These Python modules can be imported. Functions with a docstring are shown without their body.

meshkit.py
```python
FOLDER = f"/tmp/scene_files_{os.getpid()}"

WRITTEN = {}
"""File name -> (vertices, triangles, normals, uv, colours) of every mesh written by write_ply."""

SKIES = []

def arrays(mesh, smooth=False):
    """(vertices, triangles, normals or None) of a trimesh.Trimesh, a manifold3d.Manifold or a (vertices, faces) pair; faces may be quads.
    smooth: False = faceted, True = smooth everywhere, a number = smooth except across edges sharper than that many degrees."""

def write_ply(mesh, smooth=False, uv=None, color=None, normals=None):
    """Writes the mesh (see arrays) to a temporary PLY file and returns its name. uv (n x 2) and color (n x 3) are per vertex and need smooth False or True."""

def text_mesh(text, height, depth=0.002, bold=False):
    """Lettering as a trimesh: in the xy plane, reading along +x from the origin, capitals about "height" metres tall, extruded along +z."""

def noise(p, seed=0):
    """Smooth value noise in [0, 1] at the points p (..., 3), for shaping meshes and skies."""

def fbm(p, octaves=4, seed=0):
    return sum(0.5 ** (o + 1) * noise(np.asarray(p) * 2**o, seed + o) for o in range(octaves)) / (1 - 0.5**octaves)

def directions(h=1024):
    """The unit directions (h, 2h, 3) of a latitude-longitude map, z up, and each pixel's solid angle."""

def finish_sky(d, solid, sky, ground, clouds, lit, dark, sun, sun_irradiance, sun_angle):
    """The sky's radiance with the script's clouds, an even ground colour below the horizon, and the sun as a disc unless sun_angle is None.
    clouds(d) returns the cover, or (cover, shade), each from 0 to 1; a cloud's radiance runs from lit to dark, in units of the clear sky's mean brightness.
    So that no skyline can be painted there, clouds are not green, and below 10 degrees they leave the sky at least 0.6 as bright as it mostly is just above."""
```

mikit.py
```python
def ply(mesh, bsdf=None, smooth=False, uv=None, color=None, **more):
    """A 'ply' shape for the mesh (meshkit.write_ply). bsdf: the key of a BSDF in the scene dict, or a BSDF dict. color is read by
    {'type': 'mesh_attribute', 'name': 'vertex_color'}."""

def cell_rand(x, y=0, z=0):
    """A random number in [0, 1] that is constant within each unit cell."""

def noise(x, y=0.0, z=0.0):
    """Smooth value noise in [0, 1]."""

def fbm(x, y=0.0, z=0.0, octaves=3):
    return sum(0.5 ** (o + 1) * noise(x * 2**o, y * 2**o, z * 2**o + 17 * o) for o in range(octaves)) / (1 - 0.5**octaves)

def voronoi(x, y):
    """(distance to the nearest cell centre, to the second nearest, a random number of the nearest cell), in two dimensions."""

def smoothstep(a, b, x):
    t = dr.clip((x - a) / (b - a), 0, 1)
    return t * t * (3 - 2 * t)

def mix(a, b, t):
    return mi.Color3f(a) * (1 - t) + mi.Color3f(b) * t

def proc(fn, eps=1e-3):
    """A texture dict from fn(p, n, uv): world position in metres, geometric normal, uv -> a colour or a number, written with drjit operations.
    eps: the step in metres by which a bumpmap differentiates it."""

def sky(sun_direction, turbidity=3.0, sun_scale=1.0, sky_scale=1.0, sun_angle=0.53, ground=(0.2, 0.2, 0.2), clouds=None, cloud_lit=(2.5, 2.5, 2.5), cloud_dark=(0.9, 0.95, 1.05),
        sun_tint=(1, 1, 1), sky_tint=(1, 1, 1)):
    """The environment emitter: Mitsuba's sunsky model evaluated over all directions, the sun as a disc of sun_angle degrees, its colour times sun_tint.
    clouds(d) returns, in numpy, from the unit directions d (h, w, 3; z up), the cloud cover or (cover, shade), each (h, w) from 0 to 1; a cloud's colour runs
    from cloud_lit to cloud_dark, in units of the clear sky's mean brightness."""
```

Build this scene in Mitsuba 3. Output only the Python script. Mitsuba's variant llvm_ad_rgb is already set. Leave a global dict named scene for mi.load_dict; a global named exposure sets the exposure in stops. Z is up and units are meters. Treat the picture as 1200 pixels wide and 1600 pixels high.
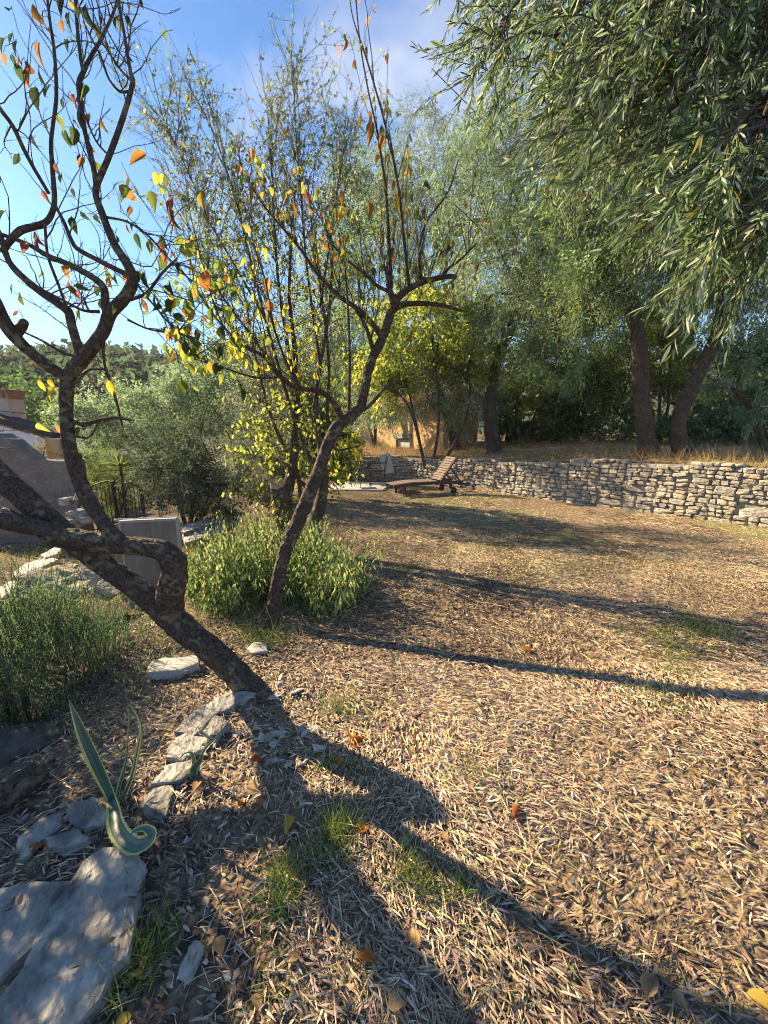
import math, numpy as np, trimesh, mitsuba as mi, drjit as dr, mikit, meshkit
from mikit import noise, fbm, voronoi, cell_rand, smoothstep, mix
T = mi.ScalarTransform4f
scene, labels = {'type': 'scene'}, {}

# ------------------------------------------------------------------ camera, sky, exposure
EYE, F, PITCH = np.array([0.0, 0.0, 1.55]), 650.0, math.radians(10.9)
HAZE = 0.0005
CP, SP = math.cos(PITCH), math.sin(PITCH)
scene['air'] = {'type': 'homogeneous', 'albedo': {'type': 'rgb', 'value': [0.86, 0.93, 0.99]}, 'sigma_t': HAZE}
scene['camera'] = {'type': 'perspective', 'medium': {'type': 'ref', 'id': 'air'}, 'fov': 2 * math.degrees(math.atan(600 / F)), 'fov_axis': 'x', 'near_clip': 0.05, 'far_clip': 2000.0,
                   'to_world': T().look_at(origin=EYE.tolist(), target=[0.0, CP, 1.55 - SP], up=[0, 0, 1])}
SUN_AZ, SUN_EL = math.radians(59), math.radians(27)
SUN = np.array([-math.sin(SUN_AZ) * math.cos(SUN_EL), math.cos(SUN_AZ) * math.cos(SUN_EL), math.sin(SUN_EL)])


def cloud_cover(d):
    q = np.stack([d[..., 0] / (np.abs(d[..., 2]) + 0.25), d[..., 1] / (np.abs(d[..., 2]) + 0.25), d[..., 2] * 0 + 3.7], -1)
    a = meshkit.fbm(q * np.array([2.6, 3.4, 1.0]) + 500.55, 5, 5)
    b = meshkit.fbm(q * 9.0, 4, 9)
    big = meshkit.noise(q * 1.6 + 185.2, 3)
    c = np.clip((a * 0.7 + b * 0.3 - 0.47) * 4.2, 0, 1) * np.clip((big - 0.35) * 2.4, 0, 1)
    return 0.75 * c * np.clip(d[..., 2] * 4, 0, 1)


scene['sky_light'] = mikit.sky(SUN.tolist(), turbidity=2.2, sun_tint=(1.0, 0.995, 0.985), sun_scale=2.0, sky_scale=0.98, sky_tint=(0.68, 0.95, 1.30), clouds=cloud_cover,
                               cloud_lit=(2.0, 2.05, 2.2), cloud_dark=(1.0, 1.05, 1.15), ground=(0.22, 0.18, 0.12))
exposure = 2.78


# ------------------------------------------------------------------ helpers
def at(px, py, d):
    """World point seen at photo pixel (px, py) at forward distance d."""
    px, py, d = np.broadcast_arrays(np.asarray(px, float), py, d)
    x, u = (px - 600) / F, (800 - py) / F
    fy, fz = CP + u * SP, -SP + u * CP
    return np.stack([d * x / fy, d, EYE[2] + d * fz / fy], -1)


def depth_of(p):
    return p[..., 1] * CP - (p[..., 2] - EYE[2]) * SP


def project(p):
    dp = depth_of(p)
    u = (p[..., 1] * SP + (p[..., 2] - EYE[2]) * CP) / dp
    return 600 + F * p[..., 0] / dp, 800 - F * u, dp


def on_z(px, py, z=0.0):
    u = (800 - py) / F
    d = (z - EYE[2]) * (CP + u * SP) / (-SP + u * CP)
    return at(px, py, d)


def unit(v):
    return v / np.maximum(np.linalg.norm(v, axis=-1, keepdims=True), 1e-9)


def rot_z(a):
    c, s = math.cos(a), math.sin(a)
    return np.array([[c, -s, 0], [s, c, 0], [0, 0, 1.0]])


def join(parts):
    vs, fs, cs, n = [], [], [], 0
    for p in parts:
        v, f = np.asarray(p[0], float), np.asarray(p[1], int)
        if f.shape[1] == 4:
            f = np.vstack([f[:, [0, 1, 2]], f[:, [0, 2, 3]]])
        vs.append(v); fs.append(f + n); n += len(v)
        if len(p) > 2:
            cs.append(p[2])
    return (np.vstack(vs), np.vstack(fs)) + ((np.vstack(cs),) if cs else ())


def numbered(key):
    if key not in scene and key not in labels:
        return key
    k = 1
    while f'{key}_{k:03d}' in scene or f'{key}_{k:03d}' in labels:
        k += 1
    return f'{key}_{k:03d}'


COUNT = {}


def fresh(key):
    """key, then key_001, key_002 ... (fast)"""
    n = COUNT.get(key, 0)
    COUNT[key] = n + 1
    return key if n == 0 else f'{key}_{n:03d}'


def thing(name, label, category, group=None, kind=None):
    key = fresh(name)
    labels[key] = {'label': label, 'category': category}
    if group:
        labels[key]['group'] = group
    if kind:
        labels[key]['kind'] = kind
    return key


def put(key, m, bsdf, smooth=False, **more):
    if len(m) > 2 and m[2] is not None:
        more['color'] = m[2]
    scene[key] = mikit.ply((m[0], m[1]), bsdf, smooth=smooth, **more)
    return key


def part(parent, name, m, bsdf, smooth=False, label=None, kind=None, **more):
    key = fresh(parent + '__' + name)
    put(key, m, bsdf, smooth, **more)
    if label or kind:
        labels[key] = {k: v for k, v in (('label', label), ('kind', kind)) if v}
    return key


def structure(key, m, bsdf, smooth=False, **more):
    COUNT[key] = 1
    put(key, m, bsdf, smooth, **more)
    labels[key] = {'kind': 'structure'}


def stuff(key, m, bsdf, label, category, smooth=False, **more):
    COUNT[key] = 1
    put(key, m, bsdf, smooth, **more)
    labels[key] = {'kind': 'stuff', 'label': label, 'category': category}


def box(lo, hi):
    m = trimesh.creation.box(bounds=[lo, hi])
    return np.array(m.vertices), np.array(m.faces)


def cbox(size, chamfer):
    """a box with chamfered edges centred on the origin"""
    s = np.asarray(size, float) / 2
    pts = []
    for k in range(3):
        t = s - chamfer
        t[k] = s[k]
        pts += [t * np.array([a, b, c]) for a in (-1, 1) for b in (-1, 1) for c in (-1, 1)]
    h = trimesh.convex.convex_hull(np.array(pts))
    return np.array(h.vertices), np.array(h.faces)


def beam(p, q, w, h, up=(0, 0, 1), chamfer=0.004):
    p, q = np.asarray(p, float), np.asarray(q, float)
    x = unit(q - p); y = unit(np.cross(up, x)); z = np.cross(x, y)
    v, f = cbox((np.linalg.norm(q - p), w, h), min(chamfer, w / 4, h / 4))
    return v @ np.array([x, y, z]) + (p + q) / 2, f


def smooth_path(P, R, step):
    """Catmull-Rom through the points, resampled about every step metres."""
    P, R = np.asarray(P, float), np.asarray(R, float)
    A = np.column_stack([P, R])
    A = np.vstack([2 * A[0] - A[1], A, 2 * A[-1] - A[-2]])
    out = []
    for i in range(1, len(A) - 2):
        n = max(1, int(np.ceil(np.linalg.norm(A[i + 1, :3] - A[i, :3]) / step)))
        t = (np.arange(n) / n)[:, None]
        a, b, c, d = A[i - 1:i + 3]
        out.append(0.5 * (2 * b + (c - a) * t + (2 * a - 5 * b + 4 * c - d) * t ** 2 + (3 * b - a - 3 * c + d) * t ** 3))
    out.append(A[-2][None])
    out = np.vstack(out)
    return out[:, :3], np.maximum(out[:, 3], 0.0008)


def tube(P, R, sides=8, knobs=0.0, seed=0, freq=14.0, ridges=0.0, cap=True):
    """A smooth tube; knobs: relative bark displacement."""
    P, R = np.asarray(P, float), np.asarray(R, float)
    n = len(P)
    tan = unit(np.gradient(P, axis=0))
    ref = np.array([0.3, 0.5, 0.81]) if abs(tan[0] @ unit(np.array([0.3, 0.5, 0.81]))) < 0.9 else np.array([1.0, 0, 0])
    u = unit(np.cross(tan[0], ref))
    U = np.zeros((n, 3))
    for i in range(n):
        u = unit(u - tan[i] * (u @ tan[i]))
        U[i] = u
    W = np.cross(tan, U)
    th = np.arange(sides) * 2 * math.pi / sides
    ring = U[:, None] * np.cos(th)[None, :, None] + W[:, None] * np.sin(th)[None, :, None]
    rad = np.repeat(R[:, None], sides, 1)
    if knobs:
        q = P[:, None] + ring * R[:, None, None]
        rad = rad * (1 + knobs * (meshkit.fbm(q * freq, 3, seed) - 0.5) * 2)
        if ridges < 0:
            s = np.concatenate([[0], np.cumsum(np.linalg.norm(np.diff(P, axis=0), axis=1))])[:, None]
            w = s * 11 + seed
            g = meshkit.fbm(np.stack([np.cos(th)[None] * 4.5 + 0 * s, np.sin(th)[None] * 4.5 + 0 * s, w + 0 * th[None]], -1) + meshkit.noise(q * 9.0, 2)[..., None] * 0.5, 4, seed + 5)
            rad = rad * (1 - ridges * (0.22 - 2.6 * np.abs(g - 0.5)))
        elif ridges:
            s = np.linspace(0, 1, n)[:, None] * np.linalg.norm(np.diff(P, axis=0), axis=1).sum()
            rad = rad * (1 + ridges * (meshkit.fbm(np.stack([np.cos(th)[None] * 2.2 + s * 0, np.sin(th)[None] * 2.2 + s * 0, s * 1.2 + 0 * th[None]], -1) + seed, 3, seed + 3) - 0.5) * 2)
    V = (P[:, None] + ring * rad[..., None]).reshape(-1, 3)
    i, j = np.meshgrid(np.arange(n - 1), np.arange(sides), indexing='ij')
    a, b = i * sides + j, i * sides + (j + 1) % sides
    Fq = np.stack([a, b, b + sides, a + sides], -1).reshape(-1, 4)
    Ft = np.vstack([Fq[:, [0, 1, 2]], Fq[:, [0, 2, 3]]])
    if cap:
        k = np.arange(sides)
        V = np.vstack([V, P[:1], P[-1:]])
        c0, c1 = n * sides, n * sides + 1
        Ft = np.vstack([Ft, np.stack([(k + 1) % sides, k, 0 * k + c0], 1), np.stack([(n - 1) * sides + k, (n - 1) * sides + (k + 1) % sides, 0 * k + c1], 1)])
    return V, Ft


def batch_tubes(P, R, sides=3):
    """P (N, K, 3), R (N, K) -> one mesh of N thin tubes."""
    N, K, _ = P.shape
    tan = unit(np.gradient(P, axis=1))
    ref = np.where(np.abs(tan[:, :1, 2:]) > 0.8, np.array([1.0, 0.2, 0]), np.array([0, 0.2, 1.0]))
    u = unit(np.cross(tan, ref)); w = np.cross(tan, u)
    th = np.arange(sides) * 2 * math.pi / sides
    V = P[:, :, None] + R[:, :, None, None] * (u[:, :, None] * np.cos(th)[:, None] + w[:, :, None] * np.sin(th)[:, None])
    n, i, j = np.meshgrid(np.arange(N), np.arange(K - 1), np.arange(sides), indexing='ij')
    a = (n * K + i) * sides + j; b = (n * K + i) * sides + (j + 1) % sides
    q = np.stack([a, b, b + sides, a + sides], -1).reshape(-1, 4)
    return V.reshape(-1, 3), np.vstack([q[:, [0, 1, 2]], q[:, [0, 2, 3]]])


def shoots(rng, P0, D0, L, K=8, wiggle=0.15, bend=(0, 0, 0.0), r0=0.004, r1=0.0012):
    """Batch of bending shoots."""
    N = len(P0)
    P = np.zeros((N, K + 1, 3)); P[:, 0] = P0
    D = unit(np.asarray(D0, float))
    L = np.broadcast_to(L, N)
    for k in range(K):
        D = unit(D + rng.normal(0, wiggle, (N, 3)) + np.asarray(bend))
        P[:, k + 1] = P[:, k] + D * (L / K)[:, None]
    R = np.broadcast_to(r0, N)[:, None] * (1 - np.linspace(0, 1, K + 1))[None] + np.broadcast_to(r1, N)[:, None] * np.linspace(0, 1, K + 1)[None]
    return P, R


def along(P, n, i):
    """points and directions on polylines: P (N,K,3), n indices of polylines, i position in [0,1]"""
    K = P.shape[1] - 1
    t = np.clip(i, 0, 0.9999) * K
    k = t.astype(int)
    a, b = P[n, k], P[n, k + 1]
    return a + (b - a) * (t - k)[:, None], unit(b - a)


# leaf templates: along +x, width along y (half width 0.5), normal z; scaled by length, width, length
OLIVE2 = (np.array([[0, 0, 0, 0], [0.42, -0.5, 0, 0.15], [1, 0, -0.04, 0], [0.42, 0.5, 0, 0.15]]), np.array([[0, 1, 2], [0, 2, 3]]))


def leaf_template(st, hw, fold=0.15, droop=0.1, midrib=True, twist=0.0):
    """columns: x (of the length), y (of the width), z (of the length), z (of the width)"""
    v, f = [[0, 0, 0, 0]], []
    for s, h in zip(st[1:-1], hw[1:-1]):
        z, a = -droop * s * s, twist * s
        c, w = h * math.cos(a), h * math.sin(a)
        if midrib:
            v += [[s, -c, z, fold * h - w], [s, 0, z, 0], [s, c, z, fold * h + w]]
        else:
            v += [[s, -c, z, -w], [s, c, z, w]]
    v.append([1, 0, -droop, 0])
    m, n = len(st) - 2, 3 if midrib else 2
    for c in range(n - 1):
        f.append([0, 1 + c, 2 + c])
        for r in range(m - 1):
            a = 1 + r * n + c
            f += [[a, a + n, a + n + 1], [a, a + n + 1, a + 1]]
        e = 1 + (m - 1) * n + c
        f.append([e, len(v) - 1, e + 1])
    return np.array(v, float), np.array(f)


OLIVE = leaf_template([0, 0.18, 0.5, 0.8, 1], [0, 0.36, 0.5, 0.34, 0], 0.5, 0.10)
OLIVE_B = leaf_template([0, 0.28, 0.72, 1], [0, 0.48, 0.42, 0], 0.5, 0.12)
LEAF2 = (np.array([[0, 0, 0, 0], [0.45, -0.5, -0.04, 0.15], [1, 0, -0.14, 0], [0.45, 0.5, -0.04, 0.15]]), OLIVE2[1])
OVATE = leaf_template([0, 0.12, 0.32, 0.55, 0.78, 0.92, 1], [0, 0.30, 0.5, 0.47, 0.28, 0.10, 0], 0.5, 0.18)
OVATE_CURL = leaf_template([0, 0.12, 0.32, 0.55, 0.78, 0.92, 1], [0, 0.28, 0.48, 0.44, 0.26, 0.10, 0], 1.0, 0.4, True, 0.6)
SMALL = leaf_template([0, 0.35, 0.75, 1], [0, 0.5, 0.33, 0], 0.25, 0.12, False)
LITTER = leaf_template([0, 0.3, 0.72, 1], [0, 0.5, 0.4, 0], 0, 0.0, False, 0.9)
LITTER[0][:, 2] += 0.22 * LITTER[0][:, 0] * (1 - LITTER[0][:, 0])
BLADE = (np.array([[0, -0.5, 0, 0], [0, 0.5, 0, 0], [0.5, -0.38, 0, 0], [0.5, 0.38, 0, 0], [1, 0, -0.05, 0]]), np.array([[0, 2, 1], [1, 2, 3], [2, 4, 3]]))


def place(tm, pos, axis, nrm, length, width, color):
    """Copies of a leaf template as one mesh with a colour per leaf."""
    tv, tf = tm
    pos = np.asarray(pos, float); N = len(pos)
    x = unit(np.asarray(axis, float)); y = unit(np.cross(nrm, x)); z = np.cross(x, y)
    L = np.broadcast_to(length, N)[:, None, None]; Wd = np.broadcast_to(width, N)[:, None, None]
    V = pos[:, None] + x[:, None] * tv[None, :, :1] * L + y[:, None] * tv[None, :, 1:2] * Wd + z[:, None] * (tv[None, :, 2:3] * L + tv[None, :, 3:4] * Wd)
    Fc = tf[None] + (np.arange(N) * len(tv))[:, None, None]
    C = np.repeat(np.broadcast_to(color, (N, 3)), len(tv), 0)
    return V.reshape(-1, 3), Fc.reshape(-1, 3), C


def rand_dir(rng, n):
    return unit(rng.normal(size=(n, 3)))


def jitter(rng, base, n, v=0.2, hue=0.08):
    return np.clip(np.asarray(base) * (1 + rng.normal(0, v, (n, 1))) * (1 + rng.normal(0, hue, (n, 3))), 0.005, 0.9)


def palette(rng, cols, w, n, v=0.18, hue=0.06):
    return jitter(rng, np.asarray(cols)[rng.choice(len(cols), n, p=np.asarray(w) / np.sum(w))], n, v, hue)


# ------------------------------------------------------------------ materials
def rgb(*c):
    return {'type': 'rgb', 'value': list(c)}


VC = {'type': 'mesh_attribute', 'name': 'vertex_color'}
scene['m_leaf'] = {'type': 'principledthin', 'base_color': VC, 'roughness': 0.55, 'diff_trans': 1.15, 'eta': 1.4}
scene['m_olive'] = {'type': 'principledthin', 'base_color': VC, 'roughness': 0.36, 'diff_trans': 0.9, 'eta': 1.5}
scene['m_olive_near'] = {'type': 'principledthin', 'base_color': VC, 'roughness': 0.33, 'diff_trans': 0.75, 'eta': 1.55}
scene['m_litter'] = {'type': 'twosided', 'bsdf': {'type': 'principled', 'base_color': VC, 'roughness': 0.6, 'specular': 0.35}}
scene['m_blade'] = {'type': 'principledthin', 'base_color': VC, 'roughness': 0.6, 'diff_trans': 0.6, 'eta': 1.35}


def surf(color_fn, rough=0.9, bump=None, bscale=0.01, eps=2e-3, spec=0.2):
    b = {'type': 'principled', 'base_color': mikit.proc(color_fn) if callable(color_fn) else rgb(*color_fn), 'roughness': rough, 'specular': spec}
    if bump is not None:
        b = {'type': 'bumpmap', 'arbitrary': mikit.proc(bump, eps), 'scale': bscale, 'bsdf': b}
    return {'type': 'twosided', 'bsdf': b}


def bark_color(lo, hi, lichen, la):
    def fn(p, n, uv):
        a = fbm(p.x * 120, p.y * 120, p.z * 60, 3)
        b = fbm(p.x * 9, p.y * 9, p.z * 9, 3)
        c = mix(lo, hi, smoothstep(0.3, 0.72, a))
        return mix(c, lichen, smoothstep(0.46, 0.68, fbm(p.x * 34 + 5, p.y * 34, p.z * 34, 3)) * smoothstep(0.40, 0.60, b) * la)
    return fn


scene['m_bark'] = surf(bark_color((0.040, 0.029, 0.021), (0.100, 0.072, 0.052), (0.20, 0.185, 0.11), 0.7), 0.9,
                       lambda p, n, uv: fbm(p.x * 70, p.y * 70, p.z * 45, 3), 0.016)
scene['m_olive_bark'] = surf(bark_color((0.028, 0.021, 0.016), (0.105, 0.08, 0.058), (0.17, 0.16, 0.125), 0.5), 0.92,
                             lambda p, n, uv: fbm(p.x * 30, p.y * 30, p.z * 9, 3), 0.03)
scene['m_twig'] = surf((0.085, 0.075, 0.066), 0.85)
scene['m_grey_twig'] = surf((0.14, 0.135, 0.115), 0.85)
scene['m_cut'] = surf(lambda p, n, uv: mix((0.34, 0.25, 0.15), (0.2, 0.14, 0.09), fbm(p.x * 60, p.y * 60, p.z * 60, 2)), 0.9)


def stone_color(a, b):
    def fn(p, n, uv):
        s = fbm(p.x * 14, p.y * 14, p.z * 26, 3)
        t = fbm(p.x * 60 + 9, p.y * 60, p.z * 60, 2)
        l = fbm(p.x * 6 + 31, p.y * 6, p.z * 6, 3)
        c = mix(a, b, smoothstep(0.25, 0.75, s)) * (0.72 + 0.5 * t)
        return mix(c, (0.17, 0.17, 0.13), smoothstep(0.6, 0.72, l) * 0.5)
    return fn


for k, (a, b) in enumerate([((0.235, 0.22, 0.185), (0.42, 0.385, 0.315)), ((0.30, 0.265, 0.21), (0.50, 0.44, 0.34)), ((0.19, 0.18, 0.155), (0.34, 0.315, 0.265)), ((0.28, 0.235, 0.17), (0.46, 0.37, 0.26))]):
    scene[f'm_stone_{k}'] = surf(stone_color(a, b), 0.95, lambda p, n, uv: fbm(p.x * 28, p.y * 28, p.z * 40, 3), 0.02, 3e-3)
scene['m_slate'] = surf(lambda p, n, uv: (1 - 0.5 * smoothstep(0.55, 0.7, fbm(p.x * 14 + 3, p.y * 8, p.z * 8, 4))) * mix(mix((0.165, 0.16, 0.14), (0.34, 0.325, 0.275), smoothstep(0.3, 0.7, fbm(p.x * 9, p.y * 9, p.z * 9, 3))),
                                             (0.36, 0.32, 0.25), smoothstep(0.52, 0.72, fbm(p.x * 4 + 7, p.y * 4, p.z * 4, 3)) * 0.75) * (0.55 + 0.9 * fbm(p.x * 110, p.y * 80 + p.x * 30, p.z * 110, 4)),
                        0.7, lambda p, n, uv: fbm(p.x * 45 + p.y * 20, p.y * 30 - p.x * 16, p.z * 40, 4), 0.014, 2e-3, 0.35)


def ground_color(p, n, uv):
    a = fbm(p.x * 1.1, p.y * 1.1, 0.0, 3)
    b = fbm(p.x * 26, p.y * 26, 3.0, 3)
    c = fbm(p.x * 90, p.y * 90, 5.0, 2)
    soil = mix((0.036, 0.026, 0.018), (0.11, 0.08, 0.055), c)
    straw = mix((0.075, 0.054, 0.034), (0.30, 0.225, 0.135), c)
    col = mix(soil, straw, smoothstep(0.35, 0.62, b + (a - 0.5) * 0.9 + smoothstep(2.5, 8.0, p.y) * 0.14 - 0.05))
    green = smoothstep(0.56, 0.70, fbm(p.x * 0.8 + 40, p.y * 0.8, 1.0, 3)) * smoothstep(4.0, 6.5, p.y) * smoothstep(11, 9, p.y) * smoothstep(-1.2, 0.5, p.x)
    return mix(col, mix((0.08, 0.10, 0.03), (0.26, 0.27, 0.09), c), green * 0.6)


scene['m_ground'] = surf(ground_color, 0.95, lambda p, n, uv: fbm(p.x * 35, p.y * 35, 2.0, 3), 0.03, 4e-3)
scene['m_soil'] = surf(lambda p, n, uv: mix((0.05, 0.038, 0.028), (0.13, 0.10, 0.07), fbm(p.x * 22, p.y * 22, p.z * 22, 3)), 0.95)
scene['m_wood'] = surf(lambda p, n, uv: mix((0.035, 0.022, 0.017), (0.10, 0.066, 0.05), fbm(p.x * 12, p.y * 60, p.z * 60, 3)), 0.7)
scene['m_wood_grey'] = surf(lambda p, n, uv: mix((0.075, 0.056, 0.047), (0.165, 0.13, 0.11), fbm(p.x * 40, p.y * 40, p.z * 12, 3)), 0.75)
scene['m_iron'] = surf((0.012, 0.013, 0.017), 0.45, spec=0.5)
scene['m_rubber'] = surf((0.02, 0.02, 0.02), 0.7)
scene['m_wire'] = {'type': 'twosided', 'bsdf': {'type': 'principled', 'base_color': rgb(0.10, 0.085, 0.075), 'roughness': 0.6, 'metallic': 0.4}}
scene['m_pale'] = surf(lambda p, n, uv: mix((0.30, 0.285, 0.25), (0.50, 0.475, 0.42), fbm(p.x * 5, p.y * 5, p.z * 5, 3)), 0.85)
scene['m_dark_rock'] = surf(lambda p, n, uv: mix((0.03, 0.028, 0.024), (0.13, 0.12, 0.10), fbm(p.x * 20, p.y * 20, p.z * 45, 4)), 0.95, lambda p, n, uv: fbm(p.x * 18, p.y * 18, p.z * 50, 4), 0.03)
scene['m_ochre'] = surf(lambda p, n, uv: mix(mix((0.42, 0.26, 0.12), (0.52, 0.36, 0.19), fbm(p.x * 2, p.y * 2, p.z * 2, 3)), (0.36, 0.19, 0.09), smoothstep(0.5, 0.75, fbm(p.x * 9, p.y * 9, p.z * 5, 3)) * 0.6), 0.95,
                        lambda p, n, uv: fbm(p.x * 25, p.y * 25, p.z * 25, 2), 0.01)
scene['m_ruin'] = surf(lambda p, n, uv: mix(mix((0.085, 0.076, 0.066), (0.24, 0.21, 0.175), fbm(p.x * 3, p.y * 3, p.z * 5, 3)), (0.34, 0.30, 0.25), smoothstep(0.55, 0.85, fbm(p.x * 22, p.y * 22, p.z * 22, 4)) * 0.7), 0.95,
                       lambda p, n, uv: fbm(p.x * 14, p.y * 14, p.z * 14, 3), 0.03)
scene['m_white'] = surf(lambda p, n, uv: mix((0.66, 0.65, 0.63), (0.78, 0.77, 0.75), fbm(p.x * 2, p.y * 2, p.z * 2, 2)), 0.9)
scene['m_plaster'] = surf(lambda p, n, uv: mix((0.40, 0.27, 0.19), (0.56, 0.42, 0.32), fbm(p.x * 3, p.y * 3, p.z * 3, 3)), 0.95)
scene['m_roof'] = surf((0.045, 0.036, 0.032), 0.85)
scene['m_tile'] = surf(lambda p, n, uv: mix((0.22, 0.10, 0.065), (0.36, 0.18, 0.11), fbm(p.x * 6, p.y * 6, p.z * 6, 2)), 0.9)
scene['m_board'] = surf(lambda p, n, uv: mix(mix((0.14, 0.13, 0.11), (0.24, 0.225, 0.19), fbm(p.x * 22, p.y * 22, p.z * 4, 3)), (0.11, 0.105, 0.09), smoothstep(0.55, 0.75, fbm(p.x * 5, p.y * 5, p.z * 5, 3)) * 0.6), 0.85)
scene['m_frame'] = surf((0.30, 0.30, 0.29), 0.45, spec=0.5)
scene['m_glass'] = {'type': 'thindielectric'}
scene['m_curtain'] = surf((0.32, 0.36, 0.34), 0.8)
scene['m_hill'] = surf((0.05, 0.065, 0.03), 0.95)

# ------------------------------------------------------------------ terrain
WALL_X = np.array([-8, -3.0, -1.6, -0.3, 0.8, 2.8, 3.4, 4.4, 5.3, 6.2, 7.5, 9.5, 14.0, 30.0])
WALL_Y = np.array([15.2, 14.2, 13.9, 13.5, 13.05, 11.2, 10.3, 9.15, 8.15, 6.95, 5.5, 4.0, 1.5, -8.0])


def wall_y(x):
    return np.interp(x, WALL_X, WALL_Y)


def sstep(a, b, x):
    t = np.clip((x - a) / (b - a), 0, 1)
    return t * t * (3 - 2 * t)


def terrace_top(x):
    return 0.78 + 0.20 * sstep(2.0, 6.0, x)


def edge_x(y):
    return np.interp(y, [-3, 0.5, 1.4, 2.6, 3.2, 4.2, 6, 9, 12, 15], [-1.7, -1.7, -1.75, -1.85, -2.0, -2.0, -2.1, -2.2, -2.4, -3.0])


def ground_z(x, y):
    x, y = np.asarray(x, float), np.asarray(y, float)
    e = edge_x(y)
    low = -0.55 - 0.35 * sstep(5, 10, y)
    s = sstep(0.0, 0.75, e - x)
    z = low * s
    z = z + (0.35 + 0.0 * x) * sstep(1.6, 2.6, e - x) * sstep(6.6, 5.6, y) * sstep(3.6, 4.6, y)      # low bank on the left
    b = y - wall_y(x)
    up = sstep(0.12, 0.22, b) * sstep(-5.0, -2.8, x)
    z = z * (1 - up) + up * (terrace_top(x) + 0.02 * np.clip(b, 0, 4) + 0.03 * np.clip(b - 4, 0, 12))
    P = np.stack([x, y, 0 * x], -1)
    fade = 1 - sstep(20, 60, np.hypot(x, y))
    z = z + fade * (0.05 * (meshkit.fbm(P * 0.9, 3, 4) - 0.5) + 0.022 * (meshkit.fbm(P * 7.0, 3, 8) - 0.5))
    return z


def grid_axis(*runs):
    return np.unique(np.round(np.concatenate([np.linspace(a, b, n) for a, b, n in runs]), 4))


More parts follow.
